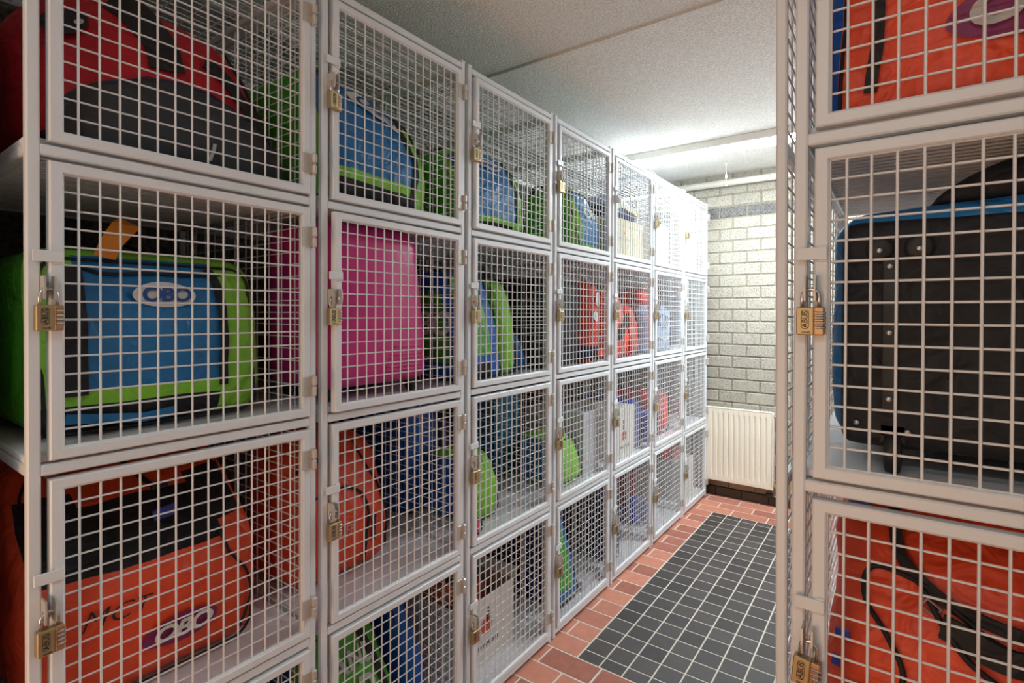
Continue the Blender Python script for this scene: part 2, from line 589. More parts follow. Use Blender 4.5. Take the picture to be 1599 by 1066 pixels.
# ------------------------------------------------------------------ fixtures at the far end
def ceiling_light(label, loc, rotz, half, lit, zc):
    t = thing('fluorescent_light', label, 'light', (loc[0], loc[1], zc), rotz)
    obj('housing', MB().cbox(-half, half, -0.092, 0.092, -0.050, 0.0, 0.004), 'fixture', t)
    for sx in (-1, 1):
        xa, xb = sorted((sx * half, sx * (half + 0.015)))
        obj('end_cap', MB().cbox(xa, xb, -0.094, 0.094, -0.062, 0.0, 0.004), 'fixture', t)
    prof = [(-0.088, -0.0495), (-0.085, -0.053), (-0.074, -0.058), (-0.04, -0.062), (0.04, -0.062), (0.074, -0.058), (0.085, -0.053), (0.088, -0.0495)]
    h1 = half - 0.001
    vs = [(x, y, z) for x in (-h1, h1) for (y, z) in prof]
    fs = [(i, i + 1, i + 9, i + 8) for i in range(7)] + [tuple(range(8)), tuple(range(15, 7, -1))]
    obj('diffuser', MB().add(vs, fs), lit, t)
ceiling_light('long lit fluorescent ceiling light with white housing above the radiator end', (-0.48, 3.667), 0, 1.10, 'tube', CEIL)
ceiling_light('added fill light in a fluorescent housing on the ceiling, behind the viewer', (-0.10, -0.75), 0, 0.35, 'tube_fill', CEIL + 0.010)  # unseen fixture, added to brighten the near lockers

t = thing('heating_pipe', 'white painted heating pipe running along the top of the block wall', 'pipe', (-0.6, WALL_Y - 0.05, 2.548))
obj('pipe_run', MB().cyl((-1.45, 0, 0), (1.78, 0, 0), 0.026, 20), 'pipe', t, True)
for x in (-0.85, -0.2, 0.9):
    obj('clip', MB().tube([(x, 0.03 * math.cos(a), 0.03 * math.sin(a)) for a in [i * math.pi / 8 for i in range(16)]], 0.003, 6, True).box(x - .006, x + .006, .028, .048, -.006, .006), 'pipe', t)

t = thing('pull_cord', 'white pull cord with small acorn hanging from the ceiling beyond the light', 'cord', (-1.055, 4.20, CEIL))
obj('cord', MB().cyl((0, 0, 0), (0, 0, -0.165), 0.0016, 6), 'pipe', t)
obj('ceiling_rose', MB().lathe([(0.014, 0), (0.014, -0.006), (0.004, -0.010)], 14), 'pipe', t)
obj('acorn', MB().lathe([(0.002, -0.075), (0.006, -0.082), (0.0085, -0.10), (0.0085, -0.112), (0.004, -0.118)], 12), 'pipe', t, True)
obj('end_knob', MB().lathe([(0.002, -0.160), (0.009, -0.164), (0.009, -0.172), (0.003, -0.176)], 12), 'pipe', t, True)

# radiator
RX0, RX1, RZ0, RZ1, RY = -1.262, -0.758, 0.138, 0.735, 4.437
t = thing('radiator', 'cream panel radiator with vertical ribs on the block wall', 'radiator', (0, 0, 0))
xs = []
nx = 12 * 12
x_a, x_b = RX0 + 0.012, RX1 - 0.012
zs = [RZ0 + .012, RZ0 + .045, RZ0 + .055, RZ0 + .065] + [RZ0 + .065 + i * (RZ1 - RZ0 - .13) / 6 for i in range(1, 6)] + [RZ1 - .065, RZ1 - .055, RZ1 - .045, RZ1 - .012]
vs, fs = [], []
for z in zs:
    e = min(z - RZ0, RZ1 - z)
    amp = 0 if e < .046 else (0.5 if e < .056 else 1)
    for i in range(nx + 1):
        x = x_a + (x_b - x_a) * i / nx
        ph = ((x - (-0.8124)) / 0.0395) % 1.0
        ph = min(ph, 1 - ph)                     # 0 at groove centre
        g = 0.0
        if x > RX0 + 0.03 and x < RX1 - 0.03:
            g = max(0.0, 1 - ph / 0.20)
        vs.append((x, RY + 0.008 * amp * math.sin(g * math.pi / 2) if g else RY, z))
for r_ in range(len(zs) - 1):
    for i in range(nx):
        a = r_ * (nx + 1) + i
        fs.append((a, a + 1, a + nx + 2, a + nx + 1))
pn = MB().add(vs, fs)
obj('front_panel', pn, 'rad', t, True)
obj('panel_rim', MB().ring(RX0, RX1, RZ0, RZ1, RY, RY + 0.02, 0.0125, 0.004), 'rad', t)
obj('back_panel', MB().cbox(RX0 + .004, RX1 - .004, RY + .05, RY + .062, RZ0 + .01, RZ1 - .01, .004), 'rad', t)
obj('side_cover', MB().cbox(RX1 - .006, RX1, RY + .014, RY + .06, RZ0 + .01, RZ1 - .006, .002), 'rad', t)
obj('side_cover', MB().cbox(RX0, RX0 + .006, RY + .014, RY + .06, RZ0 + .01, RZ1 - .006, .002), 'rad', t)
tg = MB()
for i in range(24):
    x = RX0 + .012 + i * (RX1 - RX0 - .03) / 24
    tg.box(x, x + .010, RY + .018, RY + .056, RZ1 - .008, RZ1 - .003)
obj('top_grille', tg, 'rad', t)
obj('bleed_valve', MB().cyl((RX1, RY + .03, RZ1 - .035), (RX1 + .014, RY + .03, RZ1 - .035), .008, 10), 'steel', t, True)
obj('valve', MB().lathe([(0.012, 0), (0.016, 0.004), (0.016, 0.03), (0.011, 0.036)], 14, 'X', (RX1 + .002, RY + .03, RZ0 + .025)), 'brass', t, True)
obj('valve_knob', MB().lathe([(0.018, 0), (0.021, 0.006), (0.021, 0.04), (0.016, 0.046)], 16, 'X', (RX1 - .055, RY + .04, RZ0 - .055)), 'rubber', t, True, 'black thermostat knob')
obj('feed_pipe', MB().tube([(RX1 - .012, RY + .04, RZ0 - .055), (RX1 + .03, RY + .04, RZ0 - .055)], .007, 10), 'steel', t, True)
obj('pipe_cover', MB().cbox(RX1 + .024, RX1 + .048, RY + .02, RY + .056, 0.0, RZ0 - .012, .003), 'pipe', t)
obj('bracket', MB().cbox(RX0 + .08, RX0 + .10, RY + .062, WALL_Y, RZ0 + .05, RZ1 - .08, .002), 'rad', t)
obj('bracket', MB().cbox(RX1 - .10, RX1 - .08, RY + .062, WALL_Y, RZ0 + .05, RZ1 - .08, .002), 'rad', t)

# ------------------------------------------------------------------ mesh lockers
POST = 0.020
sh = {}
sh['post'] = MB().cbox(-POST / 2, POST / 2, -POST / 2, POST / 2, 0, 2.383, 0.003).mesh('post', 'paint')
sh['post_cap'] = MB().cbox(-POST / 2 - .0006, POST / 2 + .0006, -POST / 2 - .0006, POST / 2 + .0006, 2.381, 2.386, 0.001).mesh('post_cap', 'paint')
sh['rail'] = MB().cbox(POST - .001, LW - POST + .001, 0.0, POST, -0.0205, 0, 0.0026).mesh('rail', 'paint')
sh['side_rail'] = MB().cbox(0.0005, POST - .0005, POST, LD - POST, -0.0205, 0, 0.0026).mesh('side_rail', 'paint')
sh['shelf'] = MB().cbox(0.003, LW - 0.003, POST + 0.001, LD - POST - 0.001, 0.0003, 0.015, 0.002).mesh('shelf', 'shelf')
WR = 0.0019
ug = MB()
i = 0
y = 0.04
while y < LD - 0.03:
    ug.tube([(0.021, y, -0.013), (LW - 0.021, y, -0.013)], 0.0024, 6)
    y += 0.0265
x = 0.045
while x < LW - 0.03:
    ug.tube([(x, 0.022, -0.0085), (x, LD - 0.022, -0.0085)], 0.0022, 6)
    x += 0.0335
sh['under'] = ug.mesh('support_mesh', 'wire')
rg = MB()
y = 0.035
while y < LD - 0.02:
    rg.tube([(0.010, y, -0.006), (LW - 0.010, y, -0.006)], WR, 6)
    y += 0.0333
x = 0.06
while x < LW - 0.02:
    rg.tube([(x, 0.010, -0.0098), (x, LD - 0.010, -0.0098)], WR, 6)
    x += 0.0666
sh['roof'] = rg.mesh('roof_mesh', 'wire')
sg = MB()
y = 0.084 - 0.0657
while y < LD - 0.015:
    sg.tube([(0.006, y, 0.03), (0.006, y, 2.36)], WR, 6)
    y += 0.0657
z = 0.055
while z < 2.36:
    sg.tube([(0.0098, 0.012, z), (0.0098, LD - 0.012, z)], WR, 6)
    z += 0.0333
sh['side'] = sg.mesh('side_mesh', 'wire')
DXA, DXB, DH = 0.031, 0.562, 0.550
DY0, DY1 = -0.006, 0.018
sh['door'] = MB().ring(DXA, DXB, 0, DH, DY0, DY1, 0.0205, 0.0025).mesh('door', 'paint')
wg = MB()
for i in range(14):
    x = 0.0759 + i * 0.03335
    wg.tube([(x, 0.002, 0.012), (x, 0.002, DH - 0.012)], 0.0022, 6)
for i in range(14):
    z = 0.0533 + i * 0.0342
    wg.tube([(DXA + 0.012, 0.0062, z), (DXB - 0.012, 0.0062, z)], 0.0020, 6)
wg.ring(DXA + 0.0195, DXB - 0.0195, 0.0195, DH - 0.0195, 0.0, 0.008, 0.0035, 0.001)
sh['wires'] = wg.mesh('wire_mesh', 'wire')
hg = MB().cbox(0.538, 0.564, -0.0095, -0.0055, 0, 0.05, 0.001).cbox(0.562, 0.574, -0.020, 0.0, 0.026, 0.052, 0.003).cbox(0.5625, 0.5735, -0.0195, 0.0, -0.002, 0.0245, 0.003)
hg.cyl((0.568, -0.012, -0.004), (0.568, -0.012, 0.054), 0.0032, 8)
sh['hinge'] = hg.mesh('hinge', 'galv')
lt = MB().cbox(0.0065, 0.050, -0.0125, -0.0085, 0, 0.021, 0.001)
lt.cbox(0.0365, 0.0505, -0.0095, -0.0055, -0.003, 0.024, 0.001)
sh['latch'] = lt.mesh('latch_tab', 'paint')
def lug_mesh(x0):
    a = MB()
    prof = [(0.001, -0.021), (-0.024, -0.021), (-0.030, -0.014), (-0.030, 0.014), (-0.024, 0.021), (0.001, 0.021)]
    hole = [(-0.0155 + 0.0055 * math.cos(a_), -0.004 + 0.0065 * math.sin(a_)) for a_ in [math.pi * 2 * (q + .5) / 6 for q in range(6)]]
    # match the plate outline to the hole ring, six points each
    outer = [(0.001, 0.021), (-0.027, 0.021), (-0.030, -0.004), (-0.027, -0.021), (0.001, -0.021), (0.001, -0.004)]
    hole = [(-0.0155 + 0.005 * math.cos(R(d_)), -0.004 + 0.006 * math.sin(R(d_))) for d_ in (50, 125, 180, 235, 310, 0)]
    vs = []
    for xx in (x0, x0 + 0.003):
        vs += [(xx, p[0], p[1]) for p in outer] + [(xx, p[0], p[1]) for p in hole]
    fs = []
    for k in range(6):
        k2 = (k + 1) % 6
        fs += [(k, k2, 6 + k2, 6 + k), (12 + k, 18 + k, 18 + k2, 12 + k2), (k, 12 + k, 12 + k2, k2), (6 + k, 6 + k2, 18 + k2, 18 + k)]
    return a.add(vs, fs).mesh('hasp_lug', 'galv')
sh['lug_post'] = lug_mesh(0.0185)
sh['lug_door'] = lug_mesh(0.0330)
ORD = ['first', 'second', 'third', 'fourth', 'fifth', 'sixth', 'seventh']
ROWN = ['top', 'second', 'third', 'bottom']
ajar = {(1, 1): R(1.3), (2, 0): R(0.6), (3, 2): R(0.5)}

def locker(label, loc, rotz, left_side, right_side, key, group, lean=0.0):
    t = thing('mesh_locker', label, 'locker', loc, rotz, group)
    if lean:
        t.rotation_euler = (0, lean, rotz)
    for (px, py) in ((POST / 2, POST / 2), (LW - POST / 2, POST / 2), (POST / 2, LD - POST / 2), (LW - POST / 2, LD - POST / 2)):
        p = link('post', sh['post'], t, (px, py, 0))
        link('post_cap', sh['post_cap'], p)
    for z in RAILT + [2.377]:
        link('rail', sh['rail'], t, (0, 0, z))
        link('rail', sh['rail'], t, (0, LD - POST, z))
        link('side_rail', sh['side_rail'], t, (0, 0, z))
        link('side_rail', sh['side_rail'], t, (LW - POST, 0, z))
    for k, z in enumerate(RAILT):
        s_ = link('shelf', sh['shelf'], t, (0, 0, z))
        link('support_mesh', sh['under'], s_)
    link('roof_mesh', sh['roof'], t, (0, 0, 2.377))
    if left_side:
        link('side_mesh', sh['side'], t)
    if right_side:
        link('side_mesh', sh['side'], t, (LW - POST + 0.003, 0, 0))
    for k in range(4):
        z0 = RAILT[k] + 0.0065
        d = link('door', sh['door'], t, (0, 0, z0))
        a = ajar.get((key, k), 0)
        if a:
            # swing about the hinge line at x = DXB
            d.rotation_euler = (0, 0, a)
            d.location = (DXB - DXB * math.cos(a), -DXB * math.sin(a), z0)
        link('wire_mesh', sh['wires'], d)
        link('hinge', sh['hinge'], d, (0, 0, 0.447))
        link('hinge', sh['hinge'], d, (0, 0, 0.055))
        link('latch_tab', sh['latch'], d, (0, 0, 0.364))
        link('hasp_lug', sh['lug_door'], d, (0, 0, 0.317))
        link('hasp_lug', sh['lug_post'], t, (0, 0, z0 + 0.317))
    return t
descr = ['holding the red, blue and orange bags, nearest the camera', 'holding the pink suitcase', 'with white carton of orange balls at the bottom',
         'with coral and black bags in its second row', 'with beige carton in its top compartment', 'with small white carton in its top compartment',
         'with empty middle rows, beside the radiator']
for n in range(7):
    locker('white wire mesh locker column %s' % descr[n], (-D, Y0 + PIT * n, 0), R(90), False, True, n, 'lockers along the left wall')
locker('cream looking mesh locker column in the right foreground with black trolley bag', (XA, YA, 0), 0, True, True, 'A', 'lockers on the right')

# slim framed mesh end panel beside the right hand locker
t = thing('mesh_end_panel', 'narrow framed wire mesh end panel standing left of the right foreground locker', 'panel', (-0.1630, 1.020, 0))
def leaning(mb):
    mb.v = [(x - 0.006 * z, y, z) for x, y, z in mb.v]
    return mb
for py in (0.009, 0.62):
    obj('post', leaning(MB().cbox(0, 0.0175, py - 0.009, py + 0.009, 0, 2.385, 0.003)), 'paint', t)
for z in (0.03, 0.62, 1.20, 1.79, 2.37):
    obj('rail', leaning(MB().cbox(0.002, 0.0165, 0.018, 0.611, z - 0.02, z, 0.003)), 'paint', t)
pw = MB()
y = 0.05
while y < 0.61:
    pw.tube([(0.0085, y, 0.02), (0.0085, y, 2.36)], WR, 6)
    y += 0.0657
z = 0.05
while z < 2.36:
    pw.tube([(0.0122, 0.012, z), (0.0122, 0.615, z)], WR, 6)
    z += 0.0333
obj('wire_mesh', leaning(pw), 'wire', t)

# ------------------------------------------------------------------ padlocks
PB = (0.040, 0.017, 0.046)
sh['pl_body'] = MB().cbox(-0.020, 0.006, -PB[1] / 2, PB[1] / 2, -PB[2], 0, 0.0016).mesh('body', 'brass')
sh['pl_front'] = MB().cbox(0.0055, 0.020, -PB[1] / 2 - 0.0001, PB[1] / 2 + .0001, -PB[2], 0.0001, 0.0016).mesh('dial_housing', 'brass_tan')
path = [(-0.0125, 0, -0.004), (-0.0125, 0, 0.017)] + [(-0.0125 * math.cos(a), 0, 0.017 + 0.0125 * math.sin(a)) for a in [math.pi * q / 10 for q in range(1, 10)]] + [(0.0125, 0, 0.017), (0.0125, 0, -0.004)]
sh['pl_shackle'] = MB().tube(path, 0.0030, 10).mesh('shackle', 'chrome', True)
dl = MB()
for q in range(4):
    z = -0.010 - q * 0.0078
    dl.lathe([(0.0078, -0.0022), (0.0084, -0.0012), (0.0084, 0.0012), (0.0078, 0.0022)], 12, 'Z', (0.0155, -0.0015, z))
dial_one = MB().lathe([(0.0072, -0.0022), (0.0080, -0.0012), (0.0080, 0.0012), (0.0072, 0.0022)], 12, 'Z', (0.0148, -0.0024, 0)).mesh('dial', 'dial')
slot = MB()
for q in range(4):
    z = -0.010 - q * 0.0078
    slot.box(0.0065, 0.0203, -PB[1] / 2 - 0.0006, -PB[1] / 2 + 0.002, z - 0.0027, z - 0.0020)
    slot.box(0.0065, 0.0203, -PB[1] / 2 - 0.0006, -PB[1] / 2 + 0.002, z + 0.0020, z + 0.0027)
sh['pl_slot'] = slot.mesh('dial_slot', 'ink')
lv, lf = text_mesh_data('ABUS', 0.0115, bold=0.0002)
tv = MB()
# vertical lettering, read from the bottom up
tv.add([(-0.0070 - v.y, -PB[1] / 2 - 0.0005, -0.0200 + v.x) for v in lv], lf)
rr = [(-0.0120, -0.0345), (-0.0020, -0.0345), (-0.0020, -0.0055), (-0.0120, -0.0055)]
def round_rect(x0, x1, z0, z1, r_, n=5):
    out = []
    for cx, cz, a0 in ((x1 - r_, z1 - r_, 0), (x0 + r_, z1 - r_, 90), (x0 + r_, z0 + r_, 180), (x1 - r_, z0 + r_, 270)):
        for q in range(n + 1):
            a = R(a0 + 90 * q / n)
            out.append((cx + r_ * math.cos(a), cz + r_ * math.sin(a)))
    return out
tv.tube([(x, -PB[1] / 2 - 0.0004, z) for x, z in round_rect(-0.0125, -0.0018, -0.0352, -0.0048, 0.004)], 0.0004, 4, True)
lv2, lf2 = text_mesh_data('165/40', 0.0048, bold=0.0001)
tv.add([(-0.0060 + v.x, -PB[1] / 2 - 0.0005, -0.0415 + v.y) for v in lv2], lf2)
sh['pl_text'] = tv.mesh('lettering', 'ink')

def frame(unit, row, a, d, h=0.0):
    if unit == 'A':
        return (XA + a, YA + d, FLOOR_Z[row] + h), 0.0
    return (-D - d, Y0 + PIT * unit + a, FLOOR_Z[row] + h), R(90)

padlocks = [(0, 1), (0, 2), (1, 0), (1, 1), (1, 2)] + [(n, k) for n in range(2, 7) for k in range(4) if (n, k) != (4, 0)] + [('A', 1), ('A', 2)]
for (u_, k) in padlocks:
    where = ('%s row of the right foreground locker' % ROWN[k]) if u_ == 'A' else ('%s row of the %s locker column from the left' % (ROWN[k], ORD[u_]))
    loc, rz = frame(u_, k, 0.0275, -0.0155, -0.015 + 0.0065 + 0.317 - 0.0315)
    swing = 0.0 if u_ in (0, 'A') else R(random.uniform(-4, 14))
    if u_ == 0: swing = R(3)
    if u_ == 'A': pass
    t = thing('padlock', 'brass combination padlock on the %s' % where, 'padlock', loc, rz + swing, 'brass padlocks on the locker doors')
    if u_ == 'A' and k == 2:
        t.rotation_euler = (0, R(5), rz + R(-4))
    link('body', sh['pl_body'], t)
    hs_ = link('dial_housing', sh['pl_front'], t)
    link('shackle', sh['pl_shackle'], t)
    for q in range(4):
        link('dial', dial_one, hs_, (0, 0, -0.010 - q * 0.0078))
    link('dial_slot', sh['pl_slot'], hs_)
    link('lettering', sh['pl_text'], t)

# ------------------------------------------------------------------ bags and boxes
def deform_fn(w, dp, h, lean=0.0, l0=0.4, lp=1.3, tapl=0.0, tapr=0.0, bulge=0.012, arch=0.0, slopex=0.0, drop=0.0, skew=0.0, amp=0.006, sc=7.0, seed=0.0, side=0.01):
    def f(x, y, z):
        tt = min(max(z / h, -0.1), 1.1)
        fy = 1 - y / dp
        xn = 2 * x / w
        up = max(0.0, (tt - l0) / (1 - l0)) ** lp
        sz_ = math.sin(math.pi * min(max(tt, 0), 1))
        y2 = y + lean * up * fy - bulge * math.cos(math.pi / 2 * max(-1, min(1, xn))) * sz_ * fy
        x2 = x * (1 - (tapr if x > 0 else tapl) * tt) + skew * tt + side * xn * sz_ * 0.7
        z2 = z - arch * xn * xn * tt - slopex * x * tt - drop * max(0, fy) * max(0, tt - 0.3)
        nv = noise.noise_vector((x * sc + seed, y * sc + seed * 1.7, z * sc - seed)) * amp
        n2 = noise.noise_vector((x * sc * 2.7 - seed, y * sc * 2.7, z * sc * 2.7 + seed)) * (amp * 0.45)
        damp = min(1.0, max(0.0, tt * 6))
        p = Vector((x2, y2, z2)) + (nv + n2) * damp
        p.z = max(p.z, 0.0015)
        return p
    return f

FACES = {'front': (1, -1), 'back': (1, 1), 'left': (0, -1), 'right': (0, 1), 'bottom': (2, -1), 'top': (2, 1)}
def soft_box(parent, w, dp, h, r, fn, region, mats, n=16):
    """rounded box whose faces are dealt out to parts by region(face, p, q)"""
    half = (w / 2, dp / 2, h / 2)
    r = min(r, w / 2 * 0.98, dp / 2 * 0.98, h / 2 * 0.98)
    vid, verts = {}, []
    def pos(i):
        a = -1 + 2 * i / n
        return math.sin(a * math.pi / 2 * 0.9) / math.sin(math.pi / 2 * 0.9)
    G = [pos(i) for i in range(n + 1)]
    def vert(key):
        if key not in vid:
            b = [G[key[k_]] * half[k_] for k_ in range(3)]
            inn = [max(-(half[k_] - r), min(half[k_] - r, b[k_])) for k_ in range(3)]
            dl_ = Vector([b[k_] - inn[k_] for k_ in range(3)])
            if dl_.length > 1e-9:
                dl_ = dl_.normalized() * r
            p = Vector(inn) + dl_
            vid[key] = len(verts)
            verts.append(fn(p.x, p.y + dp / 2, p.z + h / 2))
        return vid[key]
    groups = {}
    for face, (ax, sg_) in FACES.items():
        o = [k_ for k_ in range(3) if k_ != ax]
        for i in range(n):
            for j in range(n):
                q = []
                for a, b in ((i, j), (i + 1, j), (i + 1, j + 1), (i, j + 1)):
                    key = [0, 0, 0]
                    key[ax] = n if sg_ > 0 else 0
                    key[o[0]] = a
                    key[o[1]] = b
                    q.append(vert(tuple(key)))
                flip = (sg_ > 0) == (ax == 1)
                if flip:
                    q = q[::-1]
                p_, q_ = (G[i] + G[i + 1]) / 2, (G[j] + G[j + 1]) / 2
                groups.setdefault(region(face, p_, q_), []).append(q)
    outs = {}
    for g_, fs_ in groups.items():
        used = sorted({i for q in fs_ for i in q})
        mp = {i: k_ for k_, i in enumerate(used)}
        me = bpy.data.meshes.new(g_)
        me.from_pydata([tuple(verts[i]) for i in used], [], [tuple(mp[i] for i in q) for q in fs_])
        me.polygons.foreach_set('use_smooth', [True] * len(me.polygons))
        me.materials.append(M[mats[g_.split('#')[0]]])
        me.update()
        outs[g_] = link(g_.split('#')[0], me, parent)
    return outs

def decal_oval(parent, fn, cx, cz, rx, rz_, material, off=-0.004, name='logo_oval', rings=5, seg=36, shear=0.0):
    vs, fs = [fn(cx, off, cz)], []
    for r_ in range(1, rings + 1):
        for k_ in range(seg):
            a = 2 * math.pi * k_ / seg
            dx, dz = rx * r_ / rings * math.cos(a), rz_ * r_ / rings * math.sin(a)
            vs.append(fn(cx + dx, off, cz + dz + shear * dx))
    for k_ in range(seg):
        fs.append((0, 1 + k_, 1 + (k_ + 1) % seg))
    for r_ in range(1, rings):
        for k_ in range(seg):
            k2 = (k_ + 1) % seg
            a, b = 1 + (r_ - 1) * seg, 1 + r_ * seg
            fs.append((a + k_, b + k_, b + k2, a + k2))
    return obj(name, MB().add(vs, fs), material, parent, True)

def decal_text(parent, fn, body, cx, cz, size, material, off=-0.0065, name='lettering', shear=0.0, bold=0.0, tilt=0.0, spacing=1.0, sx=1.0, vertical=False):
    vs, fs = text_mesh_data(body, size, shear, bold, spacing)
    if vertical:
        vs = [Vector((-v.y, v.x, 0)) for v in vs]
    return obj(name, MB().add([fn(cx + v.x * sx, off, cz + v.y + tilt * v.x) for v in vs], fs), material, parent)

def obo_logo(parent, fn, cx, cz, rx, rz_, oval, letters, tilt=0.0, off=-0.004, txt=None):
    decal_oval(parent, fn, cx, cz, rx, rz_, oval, off, shear=tilt)
    decal_text(parent, fn, 'OBO', cx, cz, txt or rz_ * 1.55, letters, off - 0.007, shear=0.15, bold=rz_ * 0.055, tilt=tilt, spacing=0.86, sx=(rx / rz_) * 0.49)

def piping(parent, fn, w, h, material, r=0.004, inset=0.012, y=0.012, rad=0.05, name='piping', z_lo=0.012):
    pts = [fn(x, y, z + h / 2) for x, z in round_rect(-w / 2 + inset, w / 2 - inset, -h / 2 + z_lo, h / 2 - inset, rad, 8)]
    return obj(name, MB().tube(pts, r, 6, True), material, parent, True)

def goalie_bag(unit, row, a, d, w, dp, h, label, front='blue', side='green', trim='lime', base='black', top=None, r=0.07, logo=None, rot=0.0, name='sports_bag', cat='bag',
               trim_r=0.80, trim_l=-0.93, base_h=-0.62, stripe=0.10, group=None, handle=True, border=None, **kw):
    loc, rz = frame(unit, row, a + w / 2, d)
    t = thing(name, label, cat, loc, rz + rot, group)
    fn = deform_fn(w, dp, h, **kw)
    def region(face, p, q):
        if face == 'front':
            if q < base_h:
                return 'base_panel' if p < trim_r else 'trim'
            if q < base_h + stripe:
                return 'trim'
            if p > trim_r or p < trim_l:
                return 'trim'
            return 'front_panel'
        if face in ('left', 'right'):
            if border and (abs(q) > 0.72 or p < -0.8):
                return 'side_border#' + face
            return 'side_panel#' + face if p > -0.86 else 'trim'
        if face == 'top':
            return 'top_panel' if q > -0.8 else 'trim'
        return 'back_panel'
    mats = {'front_panel': front, 'base_panel': base, 'trim': trim, 'side_panel': side, 'top_panel': top or side, 'back_panel': 'black', 'side_border': border}
    soft_box(t, w, dp, h, r, fn, region, mats)
    piping(t, fn, w, h, 'black', 0.0035, w * 0.055, 0.004, r * 0.7)
    if handle:
        hz = [(x, dp * 0.45, h - 0.004 + 0.045 * math.sin(math.pi * (x + 0.09) / 0.18)) for x in [-0.09 + 0.015 * q for q in range(13)]]
        obj('handle', MB().ribbon([fn(*p) for p in hz], 0.03, 0.004, (0, 1, 0)), 'black', t)
    if logo:
        obo_logo(t, fn, *logo)
    return t, fn

def plain_bag(unit, row, a, d, w, dp, h, label, material, r=0.06, rot=0.0, name='bag', cat='bag', base=None, group=None, seam=True, side=None, top=None, bz=-0.75, **kw):
    loc, rz = frame(unit, row, a + w / 2, d)
    t = thing(name, label, cat, loc, rz + rot, group)
    fn = deform_fn(w, dp, h, **kw)
    mats = {'body': material, 'base_panel': base or material, 'side_panel': side or material, 'top_panel': top or material}
    def region(face, p, q):
        if base and face in ('front', 'left', 'right') and q < bz:
            return 'base_panel'
        if side and face in ('left', 'right'):
            return 'side_panel#' + face
        if top and face == 'top':
            return 'top_panel'
        return 'body'
    soft_box(t, w, dp, h, r, fn, region, mats, 14)
    if seam:
        piping(t, fn, w, h, 'black', 0.0028, w * 0.06, 0.003, min(r * 0.7, w / 2 - w * 0.07, h * 0.3), 'seam')
    return t, fn

def carton(unit, row, a, d, w, dp, h, label, material='carton', open_top=False, rot=0.0, name='carton', flap=0.0):
    loc, rz = frame(unit, row, a + w / 2, d)
    t = thing(name, label, 'box', loc, rz + rot)
    tk = 0.004
    b = MB().cbox(-w / 2, w / 2, 0, tk, 0.001, h, .001).cbox(-w / 2, w / 2, dp - tk, dp, 0.001, h, .001)
    b.cbox(-w / 2, -w / 2 + tk, tk, dp - tk, 0.001, h, .001).cbox(w / 2 - tk, w / 2, tk, dp - tk, 0.001, h, .001)
    b.cbox(-w / 2 + tk, w / 2 - tk, tk, dp - tk, 0.001, 0.001 + tk, .001)
    obj('body', b, material, t)
    if open_top:
        obj('inner_lining', MB().box(-w / 2 + tk, w / 2 - tk, dp - tk - .001, dp - tk, .01, h - .002).box(w / 2 - tk - .001, w / 2 - tk, tk, dp - tk, .01, h - .002), 'kraft', t)
        if flap:
            obj('flap', MB().add([(w / 2, .002, h - .002), (w / 2, dp - .002, h - .002), (w / 2 + flap, dp - .01, h + .02), (w / 2 + flap, .01, h + .02),
                                  (w / 2, .002, h), (w / 2, dp - .002, h), (w / 2 + flap, dp - .01, h + .023), (w / 2 + flap, .01, h + .023)],
                                 [(0, 1, 2, 3), (7, 6, 5, 4), (0, 4, 5, 1), (1, 5, 6, 2), (2, 6, 7, 3), (3, 7, 4, 0)]), material, t)
    else:
        obj('lid', MB().cbox(-w / 2 - .0015, w / 2 + .0015, -.0015, dp + .0015, h - .035, h + .004, .0015), material, t)
    flat = lambda x, y, z: Vector((x, y, z))
    return t, flat

def strap(parent, fn, pts, width=0.03, material='black', thick=0.004, off=-0.006, name='strap', across=(1, 0, 0)):
    """strap lying on the front of a bag; pts are (x, z)"""
    P = []
    for i in range(len(pts) - 1):
        for q in range(6):
            s_ = q / 6
            P.append(fn(pts[i][0] * (1 - s_) + pts[i + 1][0] * s_, off, pts[i][1] * (1 - s_) + pts[i + 1][1] * s_))
    P.append(fn(pts[-1][0], off, pts[-1][1]))
    out = MB()
    n_ = len(P)
    vs, fs = [], []
    for i in range(n_):
        tdir = (P[min(i + 1, n_ - 1)] - P[max(0, i - 1)]).normalized()
        nrm = Vector((0, -1, 0))
        a = tdir.cross(nrm).normalized()
        for sx, sy in ((-1, 0), (1, 0), (1, 1), (-1, 1)):
            vs.append(P[i] + a * (sx * width / 2) + nrm * (sy * thick))
    for i in range(n_ - 1):
        for k_ in range(4):
            k2 = (k_ + 1) % 4
            fs.append((i * 4 + k_, i * 4 + k2, i * 4 + 4 + k2, i * 4 + 4 + k_))
    fs += [(3, 2, 1, 0), ((n_ - 1) * 4, (n_ - 1) * 4 + 1, (n_ - 1) * 4 + 2, (n_ - 1) * 4 + 3)]
    return obj(name, out.add(vs, fs), material, parent)

def spline(pts, n=8):
    """Catmull-Rom through 2D points"""
    out = []
    P = [pts[0]] + list(pts) + [pts[-1]]
    for i in range(1, len(P) - 2):
        for q in range(n):
            t_ = q / n
            c = []
            for k_ in range(len(pts[0])):
                p0, p1, p2, p3 = P[i - 1][k_], P[i][k_], P[i + 1][k_], P[i + 2][k_]
                c.append(0.5 * (2 * p1 + (p2 - p0) * t_ + (2 * p0 - 5 * p1 + 4 * p2 - p3) * t_ ** 2 + (3 * p1 - p0 - 3 * p2 + p3) * t_ ** 3))
            out.append(tuple(c))
    out.append(tuple(pts[-1]))
    return out

def cord(parent, fn, pts, r, material='black', off=-0.008, name='cord'):
    return obj(name, MB().tube([fn(x, off, z) for x, z in spline(pts)], r, 6), material, parent, True)

